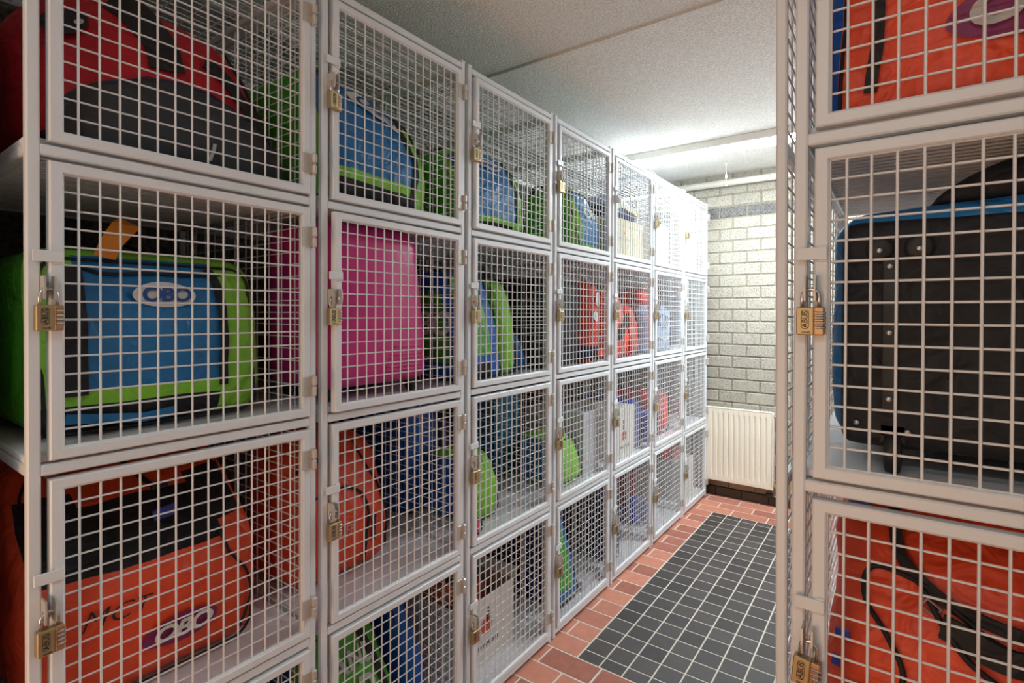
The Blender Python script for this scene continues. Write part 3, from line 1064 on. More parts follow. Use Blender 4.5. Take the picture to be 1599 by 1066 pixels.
# ---- first column -------------------------------------------------------------
# red duffel with charcoal mesh pocket
w, dp, h = 0.535, 0.60, 0.455
loc, rz = frame(0, 0, 0.288, 0.12)
t = thing('duffel_bag', 'red sports duffel with charcoal mesh front pocket, in the nearest top compartment', 'bag', loc, rz)
fn = deform_fn(w, dp, h, lean=0.12, l0=0.25, lp=1.2, bulge=0.03, arch=0.085, amp=0.012, sc=6, seed=3.1, side=-0.01)
soft_box(t, w, dp, h, 0.13, fn, lambda f_, p, q: 'base_panel' if (f_ in ('front', 'left', 'right') and q < -0.82) else 'body', {'body': 'red', 'base_panel': 'black'}, 20)
fp = deform_fn(0.46, 0.10, 0.235, lean=0.06, l0=0.3, bulge=0.02, arch=0.11, slopex=0.0, amp=0.007, sc=9, seed=8.2)
fpo = lambda x, y, z: fp(x, y, z) + Vector((0.022, -0.06, 0))
soft_box(t, 0.46, 0.10, 0.235, 0.05, fpo, lambda f_, p, q: 'pocket_flap' if (f_ in ('front', 'top') and (q > 0.1 or f_ == 'top')) else 'front_pocket', {'front_pocket': 'charcoal', 'pocket_flap': 'charcoal'}, 14)
pts = [fpo(x, 0.004, z) for x, z in [(-0.21, 0.05), (-0.21, 0.15), (-0.17, 0.205), (-0.08, 0.222), (0.05, 0.226), (0.15, 0.215)]]
obj('piping', MB().tube(pts, 0.0018, 6), 'navy', t, True, 'dark blue piping')
strap(t, fn, spline([(-0.10, 0.40), (-0.06, 0.37), (-0.02, 0.31), (-0.01, 0.24)], 4), 0.075, 'black', 0.005, -0.006, 'shoulder_strap')
decal_oval(t, fn, -0.20, 0.33, 0.045, 0.035, 'black', -0.006, 'side_patch')
strap(t, fn, spline([(0.08, 0.31), (0.13, 0.29), (0.16, 0.24), (0.20, 0.17), (0.21, 0.09)], 4), 0.03, 'black', 0.005, -0.010, 'strap')
cord(t, fn, [(0.15, 0.40), (0.19, 0.33), (0.21, 0.23), (0.21, 0.12)], 0.004, 'black', -0.004, 'zip')
b_ = obj('buckle', MB().ring(-0.018, 0.018, -0.014, 0.014, -0.004, 0.004, 0.005, 0.001), 'rubber', t)
b_.location = fn(0.205, -0.02, 0.145)
strap(t, fpo, [(0.03, 0.075), (0.025, 0.035)], 0.007, 'grey_print', 0.003, -0.006, 'zip_pull')
decal_oval(t, fn, -0.175, 0.325, 0.010, 0.008, 'grey_print', -0.010, 'badge', 2, 16)

# blue and green bag
t, fn = goalie_bag(0, 1, 0.028, 0.125, 0.475, 0.56, 0.405, 'blue fronted green sports bag with white oval logo, in the nearest second-row compartment',
                   lean=0.05, l0=0.5, bulge=0.015, amp=0.005, seed=1.3, trim_l=-0.72, base_h=-0.60, stripe=0.10, trim_r=0.57, r=0.06)
# dark band between trim and front
obo_logo(t, fn, 0.005, 0.305, 0.062, 0.030, 'white_print', 'blue_print', 0.0, -0.006)
strap(t, fn, [(-0.165, 0.09), (-0.165, 0.365)], 0.045, 'black', 0.003, -0.004, 'edge_binding')
strap(t, fn, spline([(0.108, 0.375), (0.122, 0.33), (0.127, 0.22), (0.125, 0.085)], 4), 0.020, 'black', 0.003, -0.004, 'edge_binding')
cord(t, fn, [(-0.15, 0.365), (-0.11, 0.35), (-0.05, 0.352), (0.05, 0.356), (0.14, 0.362)], 0.004, 'black', -0.005, 'zip')
obj('luggage_tag', MB().ribbon([(-0.105, 0.03, 0.385), (-0.095, 0.015, 0.42), (-0.075, 0.02, 0.45), (-0.05, 0.05, 0.47)], 0.045, 0.002, (1, 0.2, 0)), 'tag', t, label='orange luggage tag')
strap(t, fn, [(-0.18, 0.045), (-0.05, 0.03), (0.02, 0.035)], 0.02, 'blue', 0.004, -0.006, 'base_strap')

# orange bag with black mesh band
t, fn = goalie_bag(0, 2, 0.022, 0.13, 0.475, 0.58, 0.50, 'orange sports bag with black top band and purple oval logo, in the nearest third-row compartment',
                   front='orange', side='orange', trim='orange', base='orange', top='orange', lean=0.26, l0=0.55, lp=1.2, bulge=0.03, amp=0.010, seed=5.5, r=0.06, base_h=-2, handle=False, side_=0) if False else (None, None)
w, dp, h = 0.475, 0.60, 0.50
loc, rz = frame(0, 2, 0.022 + w / 2, 0.12)
t = thing('sports_bag', 'orange sports bag with black top band and purple oval logo, in the nearest third-row compartment', 'bag', loc, rz)
fn = deform_fn(w, dp, h, lean=0.30, l0=0.52, lp=1.1, bulge=0.03, amp=0.009, seed=5.5, sc=8, tapr=0.06, tapl=0.03)
def reg(f_, p, q):
    if f_ == 'front':
        if 0.16 + 0.06 * p < q < 0.72 - 0.25 * (1 - abs(p + 0.05)) * 0.5:
            return 'mesh_band'
        return 'front_panel'
    if f_ == 'top':
        return 'top_flap'
    return 'side_panel'
soft_box(t, w, dp, h, 0.06, fn, reg, {'front_panel': 'orange', 'mesh_band': 'black', 'top_flap': 'orange', 'side_panel': 'orange'}, 22)
piping(t, fn, w, h, 'black', 0.0035, 0.03, 0.002, 0.05)
obo_logo(t, fn, 0.03, 0.115, 0.082, 0.036, 'purple', 'white_print', 0.02, -0.007)
decal_text(t, fn, 'MCT', -0.10, 0.205, 0.055, 'ink', -0.006, 'handwriting', 0.3, -0.0006)
cord(t, fn, [(0.13, 0.30), (0.145, 0.25), (0.19, 0.19), (0.20, 0.12), (0.175, 0.04)], 0.0035, 'black', -0.004, 'seam')
strap(t, fn, [(0.005, 0.355), (0.06, 0.362)], 0.028, 'buckle', 0.008, -0.008, 'buckle')
cord(t, fn, [(-0.02, 0.50), (0.0, 0.46), (0.03, 0.42), (0.05, 0.40)], 0.006, 'black', -0.006, 'zip')
strap(t, fn, [(0.035, 0.405), (0.075, 0.408)], 0.010, 'rubber', 0.006, -0.010, 'zip_pull')
strap(t, fn, [(-0.16, 0.462), (-0.12, 0.468)], 0.012, 'grey_print', 0.002, -0.006, 'tape_mark')
plain_bag(0, 3, 0.03, 0.12, 0.50, 0.55, 0.40, 'black kit bag in the nearest bottom compartment, mostly below view', 'black', seed=2.2)

# ---- second column -------------------------------------------------------------
t, fn = goalie_bag(1, 0, 0.030, 0.05, 0.43, 0.60, 0.395, 'blue sports bag with green sides on the top shelf directly above the pink suitcase', lean=0.11, l0=0.45, bulge=0.02, amp=0.012, sc=8,
                   seed=11.0, arch=0.02, slopex=0.22, trim_r=0.60, trim_l=-1.1, base_h=-0.66, stripe=0.12, r=0.055)
obo_logo(t, fn, 0.01, 0.325, 0.09, 0.026, 'white_print', 'blue_print', -0.25, -0.007)
strap(t, fn, spline([(0.110, 0.36), (0.122, 0.24), (0.122, 0.06)], 4), 0.020, 'black', 0.003, -0.004, 'edge_binding')
h_ = obj('carry_handle', MB().tube([(-0.16, 0.16, 0.36), (-0.15, 0.15, 0.425), (-0.10, 0.15, 0.43), (-0.085, 0.16, 0.36)], 0.012, 8), 'black', t, True)

# pink suitcase
w, dp, h = 0.445, 0.30, 0.50
loc, rz = frame(1, 1, 0.022 + w / 2, 0.045)
t = thing('suitcase', 'glossy pink hard-shell suitcase with dark wheels', 'suitcase', loc, rz)
fs_ = deform_fn(w, dp, h, tapr=0.30, tapl=0.02, bulge=0.02, amp=0.0, side=0.004)
fn = lambda x, y, z: fs_(x, y, z) + Vector((0, 0, 0.038))
soft_box(t, w, dp, h, 0.055, fn, lambda f_, p, q: 'back_shell' if (f_ == 'back' or (f_ in ('left', 'right', 'top', 'bottom') and (p if f_ != 'top' and f_ != 'bottom' else q) > 0.1)) else 'front_shell', {'front_shell': 'pink', 'back_shell': 'pink'}, 18)
for i in range(7):
    z = 0.045 + i * 0.0125
    x0 = 0.0 + i * 0.006
    obj('rib', MB().tube([fn(x0 + (0.172 - x0) * q / 8, 0.001, z) for q in range(9)], 0.0042, 6), 'pink', t, True)
for x, y in ((-0.165, 0.05), (0.165, 0.05), (-0.165, 0.25), (0.165, 0.25)):
    wl = obj('wheel', MB().lathe([(0.012, -0.010), (0.021, -0.008), (0.021, 0.008), (0.012, 0.010)], 16, 'X', (x, y, 0.022)), 'rubber', t, True)
    obj('wheel_fork', MB().cbox(x - .017, x + .017, y - .014, y + .014, .026, .052, .003), 'rubber', wl)
obj('carry_handle', MB().tube([fn(-0.06, 0.15, h), fn(-0.055, 0.15, h + .012), fn(0.055, 0.15, h + .012), fn(0.06, 0.15, h)], 0.006, 8), 'rubber', t, True)

# orange backpack
w, dp, h = 0.375, 0.30, 0.455
loc, rz = frame(1, 2, 0.022 + w / 2, 0.17)
t = thing('backpack', 'orange backpack with curved black pocket zips below the pink suitcase', 'backpack', loc, rz)
fn = deform_fn(w, dp, h, lean=0.08, l0=0.45, bulge=0.03, arch=0.04, amp=0.007, seed=9.0, tapr=0.12, tapl=0.03)
soft_box(t, w, dp, h, 0.07, fn, lambda f_, p, q: 'upper_panel' if (q > 0.62 and f_ in ('front', 'left', 'right')) else 'body', {'body': 'orange', 'upper_panel': 'orange'}, 18)
cord(t, fn, [(-0.16, 0.29), (-0.05, 0.30), (0.03, 0.27), (0.06, 0.20), (0.06, 0.10), (0.055, 0.02)], 0.0045, 'black', -0.005, 'pocket_zip')
cord(t, fn, [(0.07, 0.43), (0.09, 0.36), (0.13, 0.28), (0.15, 0.18), (0.145, 0.06)], 0.004, 'black', -0.003, 'side_zip')
cord(t, fn, [(-0.16, 0.385), (-0.08, 0.392), (0.0, 0.41)], 0.006, 'black', -0.004, 'top_zip')
strap(t, fn, [(0.085, 0.19), (0.088, 0.10)], 0.014, 'navy', 0.003, -0.006, 'webbing_loop')
decal_text(t, fn, 'YSTUFF', -0.05, 0.165, 0.042, 'grey_print', -0.007, sx=0.82)
plain_bag(1, 2, 0.415, 0.52, 0.14, 0.22, 0.13, 'dark red pouch lying behind the orange backpack', 'maroon', r=0.05, seed=4.0)
plain_bag(1, 2, 0.43, 0.38, 0.10, 0.12, 0.10, 'small black pouch at the side mesh beside the orange backpack', 'black', r=0.04, seed=6.0)

# green bag with white lettering
t, fn = goalie_bag(1, 3, 0.022, 0.10, 0.36, 0.52, 0.46, 'green bag with large white lettering in a bottom compartment', front='green', side='royal', trim='green', base='green', top='green', base_h=-2,
                   trim_r=0.72, lean=0.10, l0=0.3, bulge=0.03, amp=0.008, seed=14.0, tapr=0.28, tapl=0.02, r=0.06, arch=0.06)
decal_text(t, fn, 'STAND', -0.03, 0.335, 0.075, 'grey_print', -0.008, bold=0.002, tilt=0.05)
decal_text(t, fn, 'B', 0.03, 0.235, 0.13, 'grey_print', -0.008, bold=0.003, tilt=0.05)
strap(t, fn, spline([(0.03, 0.46), (0.065, 0.38), (0.10, 0.26), (0.125, 0.10)], 4), 0.022, 'black', 0.003, -0.005, 'edge_binding')
plain_bag(1, 3, 0.425, 0.08, 0.075, 0.5, 0.44, 'upright royal blue bag edge beside the green lettered bag', 'royal', r=0.03, seed=15, tapr=0.5, lean=0.08, skew=-0.05)

# ---- third column -------------------------------------------------------------
t, fn = goalie_bag(2, 0, 0.030, 0.045, 0.42, 0.58, 0.36, 'blue sports bag with lime piping on the third column\'s top shelf', lean=0.10, l0=0.45, arch=0.05, amp=0.010, seed=21.0, trim_r=0.58, trim_l=-1.1,
                   base_h=-0.76, stripe=0.10, r=0.065)
obo_logo(t, fn, -0.02, 0.285, 0.075, 0.026, 'white_print', 'blue_print', -0.05, -0.007)
strap(t, fn, spline([(0.105, 0.33), (0.118, 0.22), (0.118, 0.06)], 4), 0.016, 'black', 0.003, -0.004, 'edge_binding')
t, fn = goalie_bag(2, 1, 0.03, 0.04, 0.235, 0.55, 0.425, 'green bag with blue frame edges in the compartment right of the pink suitcase', front='green', side='green', trim='royal', base='black', top='royal',
                   lean=0.10, l0=0.2, amp=0.006, seed=22.0, trim_r=0.30, trim_l=-1.1, base_h=-0.70, stripe=0.16, r=0.04, tapr=0.15, border='royal')
sf = lambda x, y, z: Vector((-0.2155 / 2 - 0.012, 0.10 + x, z))
decal_text(t, lambda x, y, z: Vector((-0.134, 0.20 - x, z)), 'OBO', 0.0, 0.22, 0.13, 'white_print', 0, 'lettering', 0.2, 0.002)
plain_bag(2, 1, 0.285, 0.08, 0.14, 0.45, 0.41, 'narrow green bag with lime edge behind the blue framed bag', 'lime', side='green', r=0.05, seed=23, lean=0.06, tapr=0.2)
plain_bag(2, 1, 0.445, 0.12, 0.11, 0.2, 0.19, 'small crumpled royal blue pouch on the shelf near the side mesh', 'royal', r=0.05, seed=24, amp=0.016, tapr=0.5, tapl=0.3, lean=0.05)
plain_bag(2, 1, 0.30, 0.64, 0.25, 0.12, 0.44, 'tall black bag standing at the back of the second row, third column', 'black', r=0.04, seed=25)

t, fn = plain_bag(2, 2, 0.125, 0.10, 0.205, 0.24, 0.27, 'bright green crumpled bag at the front of the third row, third column', 'lime', side='royal', r=0.05, seed=31, amp=0.012, lean=0.05, tapr=0.1)
plain_bag(2, 2, 0.03, 0.385, 0.26, 0.38, 0.45, 'tall royal blue bag behind the bright green crumpled bag', 'royal', r=0.06, seed=32, amp=0.01, tapr=0.2)
plain_bag(2, 2, 0.026, 0.032, 0.10, 0.06, 0.07, 'pink red pouch on the shelf in front of the bright green crumpled bag', 'pinkcloth', r=0.028, seed=33)
plain_bag(2, 2, 0.34, 0.50, 0.20, 0.25, 0.36, 'dark navy holdall in the back corner of the third column', 'navy', r=0.07, seed=34)

t, fl_ = carton(2, 3, 0.07, 0.10, 0.36, 0.40, 0.275, 'open white carton with printed logo, filled with orange balls', 'carton', True, flap=0.05)
ctn = t
decal_oval(t, fl_, -0.01, 0.155, 0.036, 0.036, 'red_print', -0.0012, 'printed_logo', 2, 24)
obj('printed_figure', MB().tube([(-0.012, -0.0015, 0.155), (-0.004, -0.0015, 0.185), (0.0, -0.0015, 0.21)], 0.0035, 4).tube([(-0.02, -0.0015, 0.20), (-0.002, -0.0015, 0.192), (0.014, -0.0015, 0.205)], 0.0025, 4).lathe([(0.005, -0.002), (0.005, -0.001)], 10, 'Y', (0.0, 0, 0.221)), 'navy_print', t)
decal_text(t, fl_, 'mocan', 0.0, 0.085, 0.05, 'navy_print', -0.0012)
bpos = [(-0.09, 0.09, 0.085), (0.05, 0.09, 0.085), (-0.09, 0.235, 0.085), (0.05, 0.235, 0.085), (-0.02, 0.10, 0.205), (-0.02, 0.24, 0.205), (0.094, 0.17, 0.205)]
which = ['lowest left front', 'lowest right front', 'lowest left back', 'lowest right back', 'upper one in front', 'upper one at the back', 'upper one by the flap']
cl, crz = frame(2, 3, 0.07 + 0.18, 0.10)
for i, (x, y, z) in enumerate(bpos):
    p = Matrix.Rotation(crz, 3, 'Z') @ Vector((x, y, 0)) + Vector(cl)
    g = thing('orange_ball', 'orange ribbed ball in the open white carton, %s' % which[i], 'ball', (p.x, p.y, cl[2] + z - 0.075 + 0.001), random.uniform(0, 6), 'orange balls in the carton')
    vs, fs = [], []
    nseg, nring = 28, 12
    for a in range(nring + 1):
        th = math.pi * a / nring
        for b in range(nseg):
            ph = 2 * math.pi * b / nseg
            rr_ = 0.066 * math.sin(th) * (0.95 + 0.05 * abs(math.cos(ph * 3.5)))
            vs.append((rr_ * math.cos(ph), rr_ * math.sin(ph), 0.066 - 0.062 * math.cos(th) * (1 - 0.12 * math.exp(-(math.sin(th) / .3) ** 2))))
    for a in range(nring):
        for b in range(nseg):
            b2 = (b + 1) % nseg
            fs.append((a * nseg + b, a * nseg + b2, (a + 1) * nseg + b2, (a + 1) * nseg + b))
    obj('body', MB().add(vs, fs), 'pumpkin', g, True)
    obj('valve', MB().lathe([(0.008, 0.118), (0.006, 0.126), (0.003, 0.128)], 10), 'rubber', g, True)
plain_bag(2, 3, 0.10, 0.56, 0.36, 0.2, 0.44, 'royal blue holdall behind the carton of orange balls', 'royal', r=0.06, seed=36)

# ---- fourth column -------------------------------------------------------------
t, fn = goalie_bag(3, 0, 0.282, 0.04, 0.255, 0.58, 0.345, 'blue fronted bag with broad green side on the fourth column\'s top shelf', lean=0.08, l0=0.4, arch=0.05, amp=0.010, seed=41, trim_r=1.1, trim_l=-0.72,
                   base_h=-0.85, stripe=0.12, r=0.06)
decal_text(t, fn, 'OBO', 0.02, 0.20, 0.075, 'white_print', -0.008, 'lettering', 0.2, 0.002)
plain_bag(3, 1, 0.03, 0.08, 0.37, 0.5, 0.44, 'tall black kit bag in the fourth column\'s second row', 'black', r=0.06, seed=42)
t, fn = plain_bag(3, 1, 0.427, 0.045, 0.115, 0.40, 0.44, 'coral red bag with white print beside the black kit bag', 'coral', r=0.06, seed=43, base='navy', bz=-0.55)
decal_oval(t, fn, 0.01, 0.345, 0.025, 0.04, 'white_print', -0.006, 'white_patch', shear=0.4)
decal_oval(t, fn, -0.015, 0.25, 0.018, 0.028, 'white_print', -0.006, 'white_patch', shear=-0.3)
strap(t, fn, [(0.05, 0.07), (0.0, 0.05)], 0.03, 'coral', 0.02, -0.006, 'side_tab')
t, fn = plain_bag(3, 2, 0.125, 0.05, 0.235, 0.26, 0.24, 'lime green soft bag at the front of the fourth column\'s third row', 'lime', side='teal', r=0.06, seed=45, amp=0.012, lean=0.04)
plain_bag(3, 2, 0.04, 0.39, 0.28, 0.36, 0.47, 'tall teal bag behind the lime green soft bag', 'teal', r=0.05, seed=46, base='green', bz=-0.8, tapr=0.1)
carton(3, 2, 0.385, 0.055, 0.175, 0.36, 0.33, 'grey white storage box with lid right of the lime green soft bag', 'greybox', name='storage_box')
t, fn = goalie_bag(3, 3, 0.115, 0.05, 0.22, 0.50, 0.47, 'leaning green and blue bag in the fourth column\'s bottom compartment', front='green', side='navy', trim='blue', base='blue', top='green',
                   lean=0.12, l0=0.1, seed=47, trim_r=0.35, base_h=-0.7, tapr=0.2, r=0.05)
plain_bag(3, 3, 0.37, 0.24, 0.18, 0.42, 0.44, 'dark navy holdall right of the leaning green and blue bag', 'navy', r=0.06, seed=48)
obj_t, _f = carton(3, 3, 0.36, 0.05, 0.195, 0.16, 0.045, 'flat grey white box lying in front of the dark navy holdall', 'greybox', name='flat_box')

# ---- fifth column -------------------------------------------------------------
t, fl_ = carton(4, 0, 0.035, 0.04, 0.515, 0.42, 0.225, 'large closed beige carton on the fifth column\'s top shelf', 'beige_carton')
decal_oval(t, fl_, -0.05, 0.155, 0.010, 0.008, 'red_print', -0.0022, 'printed_mark', 2, 16)
obj('printed_line', MB().box(-0.12, 0.02, -0.0024, -0.0010, 0.112, 0.122), 'grey_print', t)
obj('tape', MB().box(-0.02, 0.02, -0.0022, 0.422, 0.2295, 0.2302), 'kraft', t)
tz = FLOOR_Z[0] + 0.2305
loc, rz = frame(4, 0, 0.31, 0.08)
t = thing('soft_bag', 'navy bag with beige strap and lilac plastic wrap lying on the large beige carton', 'bag', (loc[0], loc[1], tz), rz)
fn = deform_fn(0.42, 0.28, 0.16, amp=0.014, seed=51, arch=0.03)
soft_box(t, 0.42, 0.28, 0.16, 0.06, fn, lambda f_, p, q: 'body' if (f_ == 'bottom' or (f_ != 'top' and q < 0.25)) else 'plastic_wrap', {'body': 'navy', 'plastic_wrap': 'lilac'}, 14)
strap(t, fn, [(-0.2, 0.092), (-0.1, 0.092), (0, 0.094), (0.1, 0.094), (0.2, 0.092)], 0.03, 'beige_carton', 0.004, -0.008, 'strap')
t, fn = plain_bag(4, 1, 0.145, 0.05, 0.205, 0.42, 0.40, 'coral red bag with black strap in the fifth column, on the left', 'coral', r=0.07, seed=52, amp=0.016, lean=0.06)
strap(t, fn, [(-0.09, 0.12), (0.0, 0.20), (0.08, 0.26)], 0.05, 'black', 0.005, -0.008)
plain_bag(4, 1, 0.395, 0.06, 0.135, 0.36, 0.33, 'crumpled coral red bag in the fifth column, on the right', 'coral', r=0.08, seed=53, amp=0.022, sc=9, lean=0.05)
t, fl_ = carton(4, 2, 0.145, 0.045, 0.275, 0.36, 0.29, 'white printed carton at the front of the fifth column\'s third row', 'carton')
decal_oval(t, fl_, -0.02, 0.13, 0.035, 0.026, 'red_print', -0.0012, 'printed_logo', 2, 24)
decal_text(t, fl_, 'mocan', -0.01, 0.065, 0.045, 'navy_print', -0.0012)
obj('printed_figure', MB().box(-0.03, -0.024, -0.0013, 0.0, 0.165, 0.225), 'navy_print', t)
plain_bag(4, 2, 0.440, 0.06, 0.115, 0.40, 0.31, 'violet blue bag right of the white printed carton', 'violet', r=0.04, seed=54)
plain_bag(4, 2, 0.10, 0.48, 0.29, 0.26, 0.47, 'maroon bag behind the white printed carton', 'maroon', r=0.06, seed=55)
plain_bag(4, 3, 0.13, 0.06, 0.11, 0.36, 0.36, 'narrow navy bag in the fifth column\'s bottom compartment', 'navy', r=0.04, seed=56, tapr=0.2)
plain_bag(4, 3, 0.26, 0.12, 0.13, 0.34, 0.28, 'grey white sack beside the narrow navy bag', 'greybox', r=0.05, seed=57, tapr=0.3)
plain_bag(4, 3, 0.40, 0.30, 0.15, 0.40, 0.42, 'dark navy holdall at the back of the fifth column\'s bottom compartment', 'navy', r=0.06, seed=58)
plain_bag(4, 3, 0.04, 0.50, 0.27, 0.2, 0.44, 'coral red bag at the back of the fifth column\'s bottom compartment', 'coral', r=0.06, seed=59)

# ---- sixth column -------------------------------------------------------------
t, fl_ = carton(5, 0, 0.08, 0.04, 0.30, 0.30, 0.28, 'small white carton with red mark on the sixth column\'s top shelf', 'carton')
decal_oval(t, fl_, -0.06, 0.14, 0.022, 0.022, 'red_print', -0.0012, 'printed_logo', 2, 20)
obj('printed_line', MB().box(-0.10, -0.01, -0.0014, 0.0, 0.08, 0.09), 'grey_print', t)
plain_bag(5, 0, 0.41, 0.10, 0.13, 0.3, 0.20, 'small dark pouch beside the small white carton', 'charcoal', r=0.05, seed=61)
t, fn = plain_bag(5, 1, 0.10, 0.06, 0.42, 0.42, 0.32, 'pale blue bag with dark lettering in the sixth column\'s second row', 'paleblue', r=0.07, seed=62, amp=0.014)
decal_text(t, fn, 'ICO', -0.02, 0.21, 0.12, 'navy_print', -0.008, vertical=False)
cord(t, fn, [(-0.2, 0.17), (-0.1, 0.12), (0.0, 0.10), (0.12, 0.09)], 0.006, 'white_print', -0.008, 'cord')
loc, rz = frame(5, 1, 0.27, 0.12)
t = thing('cloth_bundle', 'coral red cloth bundle lying on the pale blue lettered bag', 'cloth', (loc[0], loc[1], FLOOR_Z[1] + 0.330), rz)
fn = deform_fn(0.30, 0.24, 0.10, amp=0.012, seed=63, arch=0.02)
soft_box(t, 0.30, 0.24, 0.10, 0.045, fn, lambda f_, p, q: 'fold' if q > 0.3 else 'body', {'body': 'coral', 'fold': 'coral'}, 12)
plain_bag(5, 2, 0.10, 0.05, 0.12, 0.3, 0.20, 'violet blue pouch at the front of the sixth column\'s third row', 'violet', r=0.04, seed=64)
plain_bag(5, 2, 0.255, 0.08, 0.28, 0.42, 0.30, 'coral red holdall right of the violet blue pouch', 'coral', r=0.07, seed=65, amp=0.012)
plain_bag(5, 3, 0.13, 0.12, 0.13, 0.16, 0.17, 'small violet blue ball bag in the sixth column\'s bottom compartment', 'violet', r=0.06, seed=66)
plain_bag(5, 3, 0.24, 0.32, 0.30, 0.36, 0.36, 'maroon holdall at the back of the sixth column\'s bottom compartment', 'maroon', r=0.07, seed=67)

# ---- seventh column -------------------------------------------------------------
t = thing('white_frame', 'white picture-size frame leaning inside the seventh column\'s top compartment', 'frame', *frame(6, 0, 0.12, 0.06))
obj('border', MB().ring(0, 0.34, 0.002, 0.29, 0, 0.012, 0.035, 0.002), 'carton', t)
obj('sheet', MB().box(0.03, 0.31, 0.006, 0.010, 0.03, 0.26), 'greybox', t)
carton(6, 3, 0.13, 0.06, 0.30, 0.34, 0.30, 'white carton in the seventh column\'s bottom compartment', 'carton')
loc, rz = frame(6, 3, 0.27, 0.12)
t = thing('cloth_bundle', 'red cloth bundle on the white carton beside the radiator', 'cloth', (loc[0], loc[1], FLOOR_Z[3] + 0.3045), rz)
fn = deform_fn(0.24, 0.2, 0.09, amp=0.012, seed=71, arch=0.02)
soft_box(t, 0.24, 0.2, 0.09, 0.04, fn, lambda f_, p, q: 'fold' if q > 0.3 else 'body', {'body': 'coral', 'fold': 'coral'}, 12)

# ---- right foreground locker -------------------------------------------------------------
w, dp, h = 0.50, 0.60, 0.50
loc, rz = frame('A', 0, 0.036 + w / 2, 0.06)
t = thing('sports_bag', 'orange sports bag with blue side strip, top row of the right foreground locker', 'bag', loc, rz)
fn = deform_fn(w, dp, h, lean=0.05, l0=0.3, bulge=0.02, amp=0.006, seed=81, tapl=0.10, sc=6)
def reg(f_, p, q):
    if f_ == 'front' and p < -0.89:
        return 'side_panel'
    if f_ == 'left':
        return 'side_panel' if p < -0.45 else 'back_panel'
    return 'body' if f_ != 'back' else 'back_panel'
soft_box(t, w, dp, h, 0.035, fn, reg, {'body': 'orange', 'side_panel': 'royal', 'back_panel': 'orange'}, 20)
cord(t, fn, [(-0.226, 0.02), (-0.2235, 0.10), (-0.2235, 0.20), (-0.2235, 0.40)], 0.003, 'black', -0.001, 'piping')
strap(t, fn, [(-0.183, 0.052), (-0.176, 0.13), (-0.176, 0.30), (-0.172, 0.46)], 0.018, 'black', 0.003, -0.004, 'webbing_strap')
obo_logo(t, fn, 0.026, 0.130, 0.115, 0.043, 'purple', 'grey_print', 0.03, -0.006)

# black trolley bag
w, dp, h = 0.46, 0.55, 0.385
loc, rz = frame('A', 1, 0.064 + w / 2, 0.07)
t = thing('trolley_bag', 'black wheeled trolley bag with blue edge in the right foreground locker', 'bag', loc, rz)
f0 = deform_fn(w, dp, h, bulge=0.006, amp=0.003, seed=82, lean=0.0, side=0.006)
fn = lambda x, y, z: f0(x, y, z) + Vector((0, 0, 0.040))
def reg(f_, p, q):
    if f_ in ('front', 'left', 'right'):
        return 'body' if (f_ != 'front' and p > 0.2) else 'blue_shell'
    if f_ == 'top':
        return 'blue_shell' if q < 0.3 else 'body'
    return 'body'
bw, bh = w + 0.034, h + 0.030
fb = deform_fn(bw, dp, bh, bulge=0.0, amp=0.004, seed=82, side=0.004, slopex=-0.05)
soft_box(t, bw, dp, bh, 0.05, lambda x, y, z: fb(x, y, z) + Vector((0.004, 0.006, 0.040)), reg, {'blue_shell': 'blue', 'body': 'black'}, 18)
soft_box(t, w, 0.05, h, 0.022, lambda x, y, z: Vector((x, y, z + 0.040)), lambda f_, p, q: 'back_plate', {'back_plate': 'black'}, 16)
# raised dark top pouch
fp = deform_fn(0.36, 0.30, 0.075, amp=0.006, seed=83, tapl=0.5, arch=0.01)
soft_box(t, 0.36, 0.30, 0.075, 0.03, lambda x, y, z: fp(x, y, z) + Vector((0.06, 0.05, h + 0.062)), lambda f_, p, q: 'top_pouch', {'top_pouch': 'black'}, 12)
obj('trolley_rail', MB().cbox(-0.171, -0.150, -0.012, -0.002, 0.10, 0.36, .002), 'rubber', t)
for z in (0.125, 0.235, 0.345):
    obj('rivet', MB().lathe([(0.0055, 0.0), (0.0055, -0.002), (0.003, -0.004)], 10, 'Y', (-0.1605, -0.012, z)), 'steel', t, True)
for (x, z) in ((-0.205, 0.080), (-0.135, 0.072)):
    obj('rivet', MB().lathe([(0.005, 0.0), (0.005, -0.002), (0.003, -0.004)], 10, 'Y', (x, -0.003, z)), 'steel', t, True)
for x in (-0.175, -0.122):
    c_ = obj('foot', MB().lathe([(0.020, 0.0), (0.020, -0.006), (0.014, -0.010)], 16, 'Y', (x, -0.001, 0.375)), 'rubber', t, True)
    obj('rivet', MB().lathe([(0.0055, 0.0), (0.0055, -0.002), (0.003, -0.004)], 10, 'Y', (x, -0.011, 0.372)), 'steel', c_, True)
for x in (-0.155, 0.155):
    obj('wheel', MB().lathe([(0.020, -0.013), (0.033, -0.010), (0.033, 0.010), (0.020, 0.013)], 20, 'X', (x, 0.010, 0.034)), 'rubber', t, True)
    obj('wheel_housing', MB().cbox(x - .022, x + .022, 0.0, .06, .045, .085, .006), 'rubber', t)
obj('foot_bar', MB().cbox(-0.2, 0.2, 0.45, 0.49, 0.001, 0.05, .004), 'rubber', t)

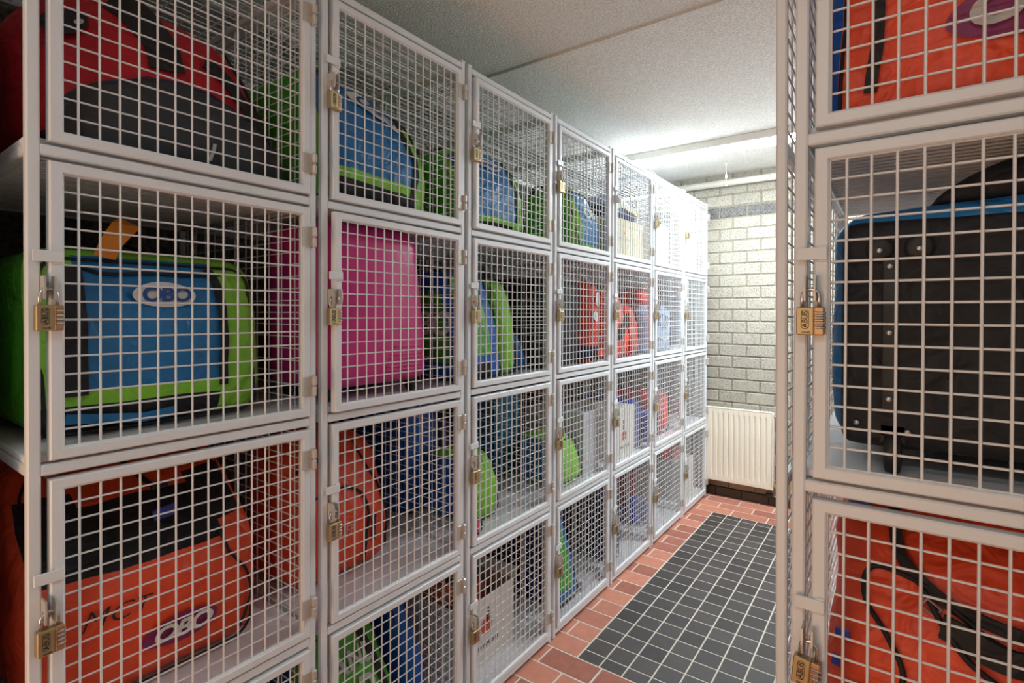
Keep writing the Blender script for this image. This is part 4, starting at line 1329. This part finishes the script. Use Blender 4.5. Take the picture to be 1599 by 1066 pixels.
# orange bag with black straps
w, dp, h = 0.50, 0.58, 0.50
loc, rz = frame('A', 2, 0.042 + w / 2, 0.075)
t = thing('sports_bag', 'orange bag with looped black straps and blue tabs in the right foreground locker\'s third row', 'bag', loc, rz)
fn = deform_fn(w, dp, h, lean=0.14, l0=0.25, bulge=0.04, amp=0.012, seed=84, tapl=0.06, sc=7)
soft_box(t, w, dp, h, 0.07, fn, lambda f_, p, q: 'top_panel' if f_ == 'top' else ('side_panel' if f_ == 'left' else 'body'), {'body': 'orange', 'top_panel': 'orange', 'side_panel': 'orange'}, 22)
strap(t, fn, spline([(-0.165, 0.50), (-0.15, 0.44), (-0.11, 0.39), (-0.05, 0.365), (0.03, 0.355), (0.12, 0.35)], 5), 0.020, 'black', 0.004, -0.008, 'strap')
cord(t, fn, [(0.02, 0.335), (-0.04, 0.345), (-0.10, 0.385), (-0.165, 0.405), (-0.195, 0.38), (-0.19, 0.34), (-0.16, 0.30), (-0.135, 0.25), (-0.16, 0.215), (-0.22, 0.20)], 0.0045, 'black', -0.010, 'cord')
cord(t, fn, [(-0.115, 0.385), (-0.07, 0.32), (-0.02, 0.285), (0.04, 0.275), (0.08, 0.30), (0.10, 0.34)], 0.005, 'black', -0.010, 'cord')
strap(t, fn, spline([(-0.09, 0.345), (-0.03, 0.325), (0.05, 0.33), (0.13, 0.345)], 5), 0.04, 'black', 0.006, -0.012, 'padded_handle')
b_ = obj('buckle', MB().ring(-0.013, 0.013, -0.010, 0.010, -0.002, 0.002, 0.0035, 0.001), 'steel', t, rot=(0, R(35), 0))
b_.location = fn(-0.105, -0.014, 0.365)
strap(t, fn, [(-0.228, 0.475), (-0.195, 0.482)], 0.035, 'buckle', 0.006, -0.004, 'blue_corner')
strap(t, fn, [(-0.236, 0.278), (-0.212, 0.279)], 0.015, 'buckle', 0.008, -0.006, 'blue_tab')
strap(t, fn, [(-0.238, 0.235), (-0.224, 0.235)], 0.018, 'buckle', 0.006, -0.004, 'blue_tab')
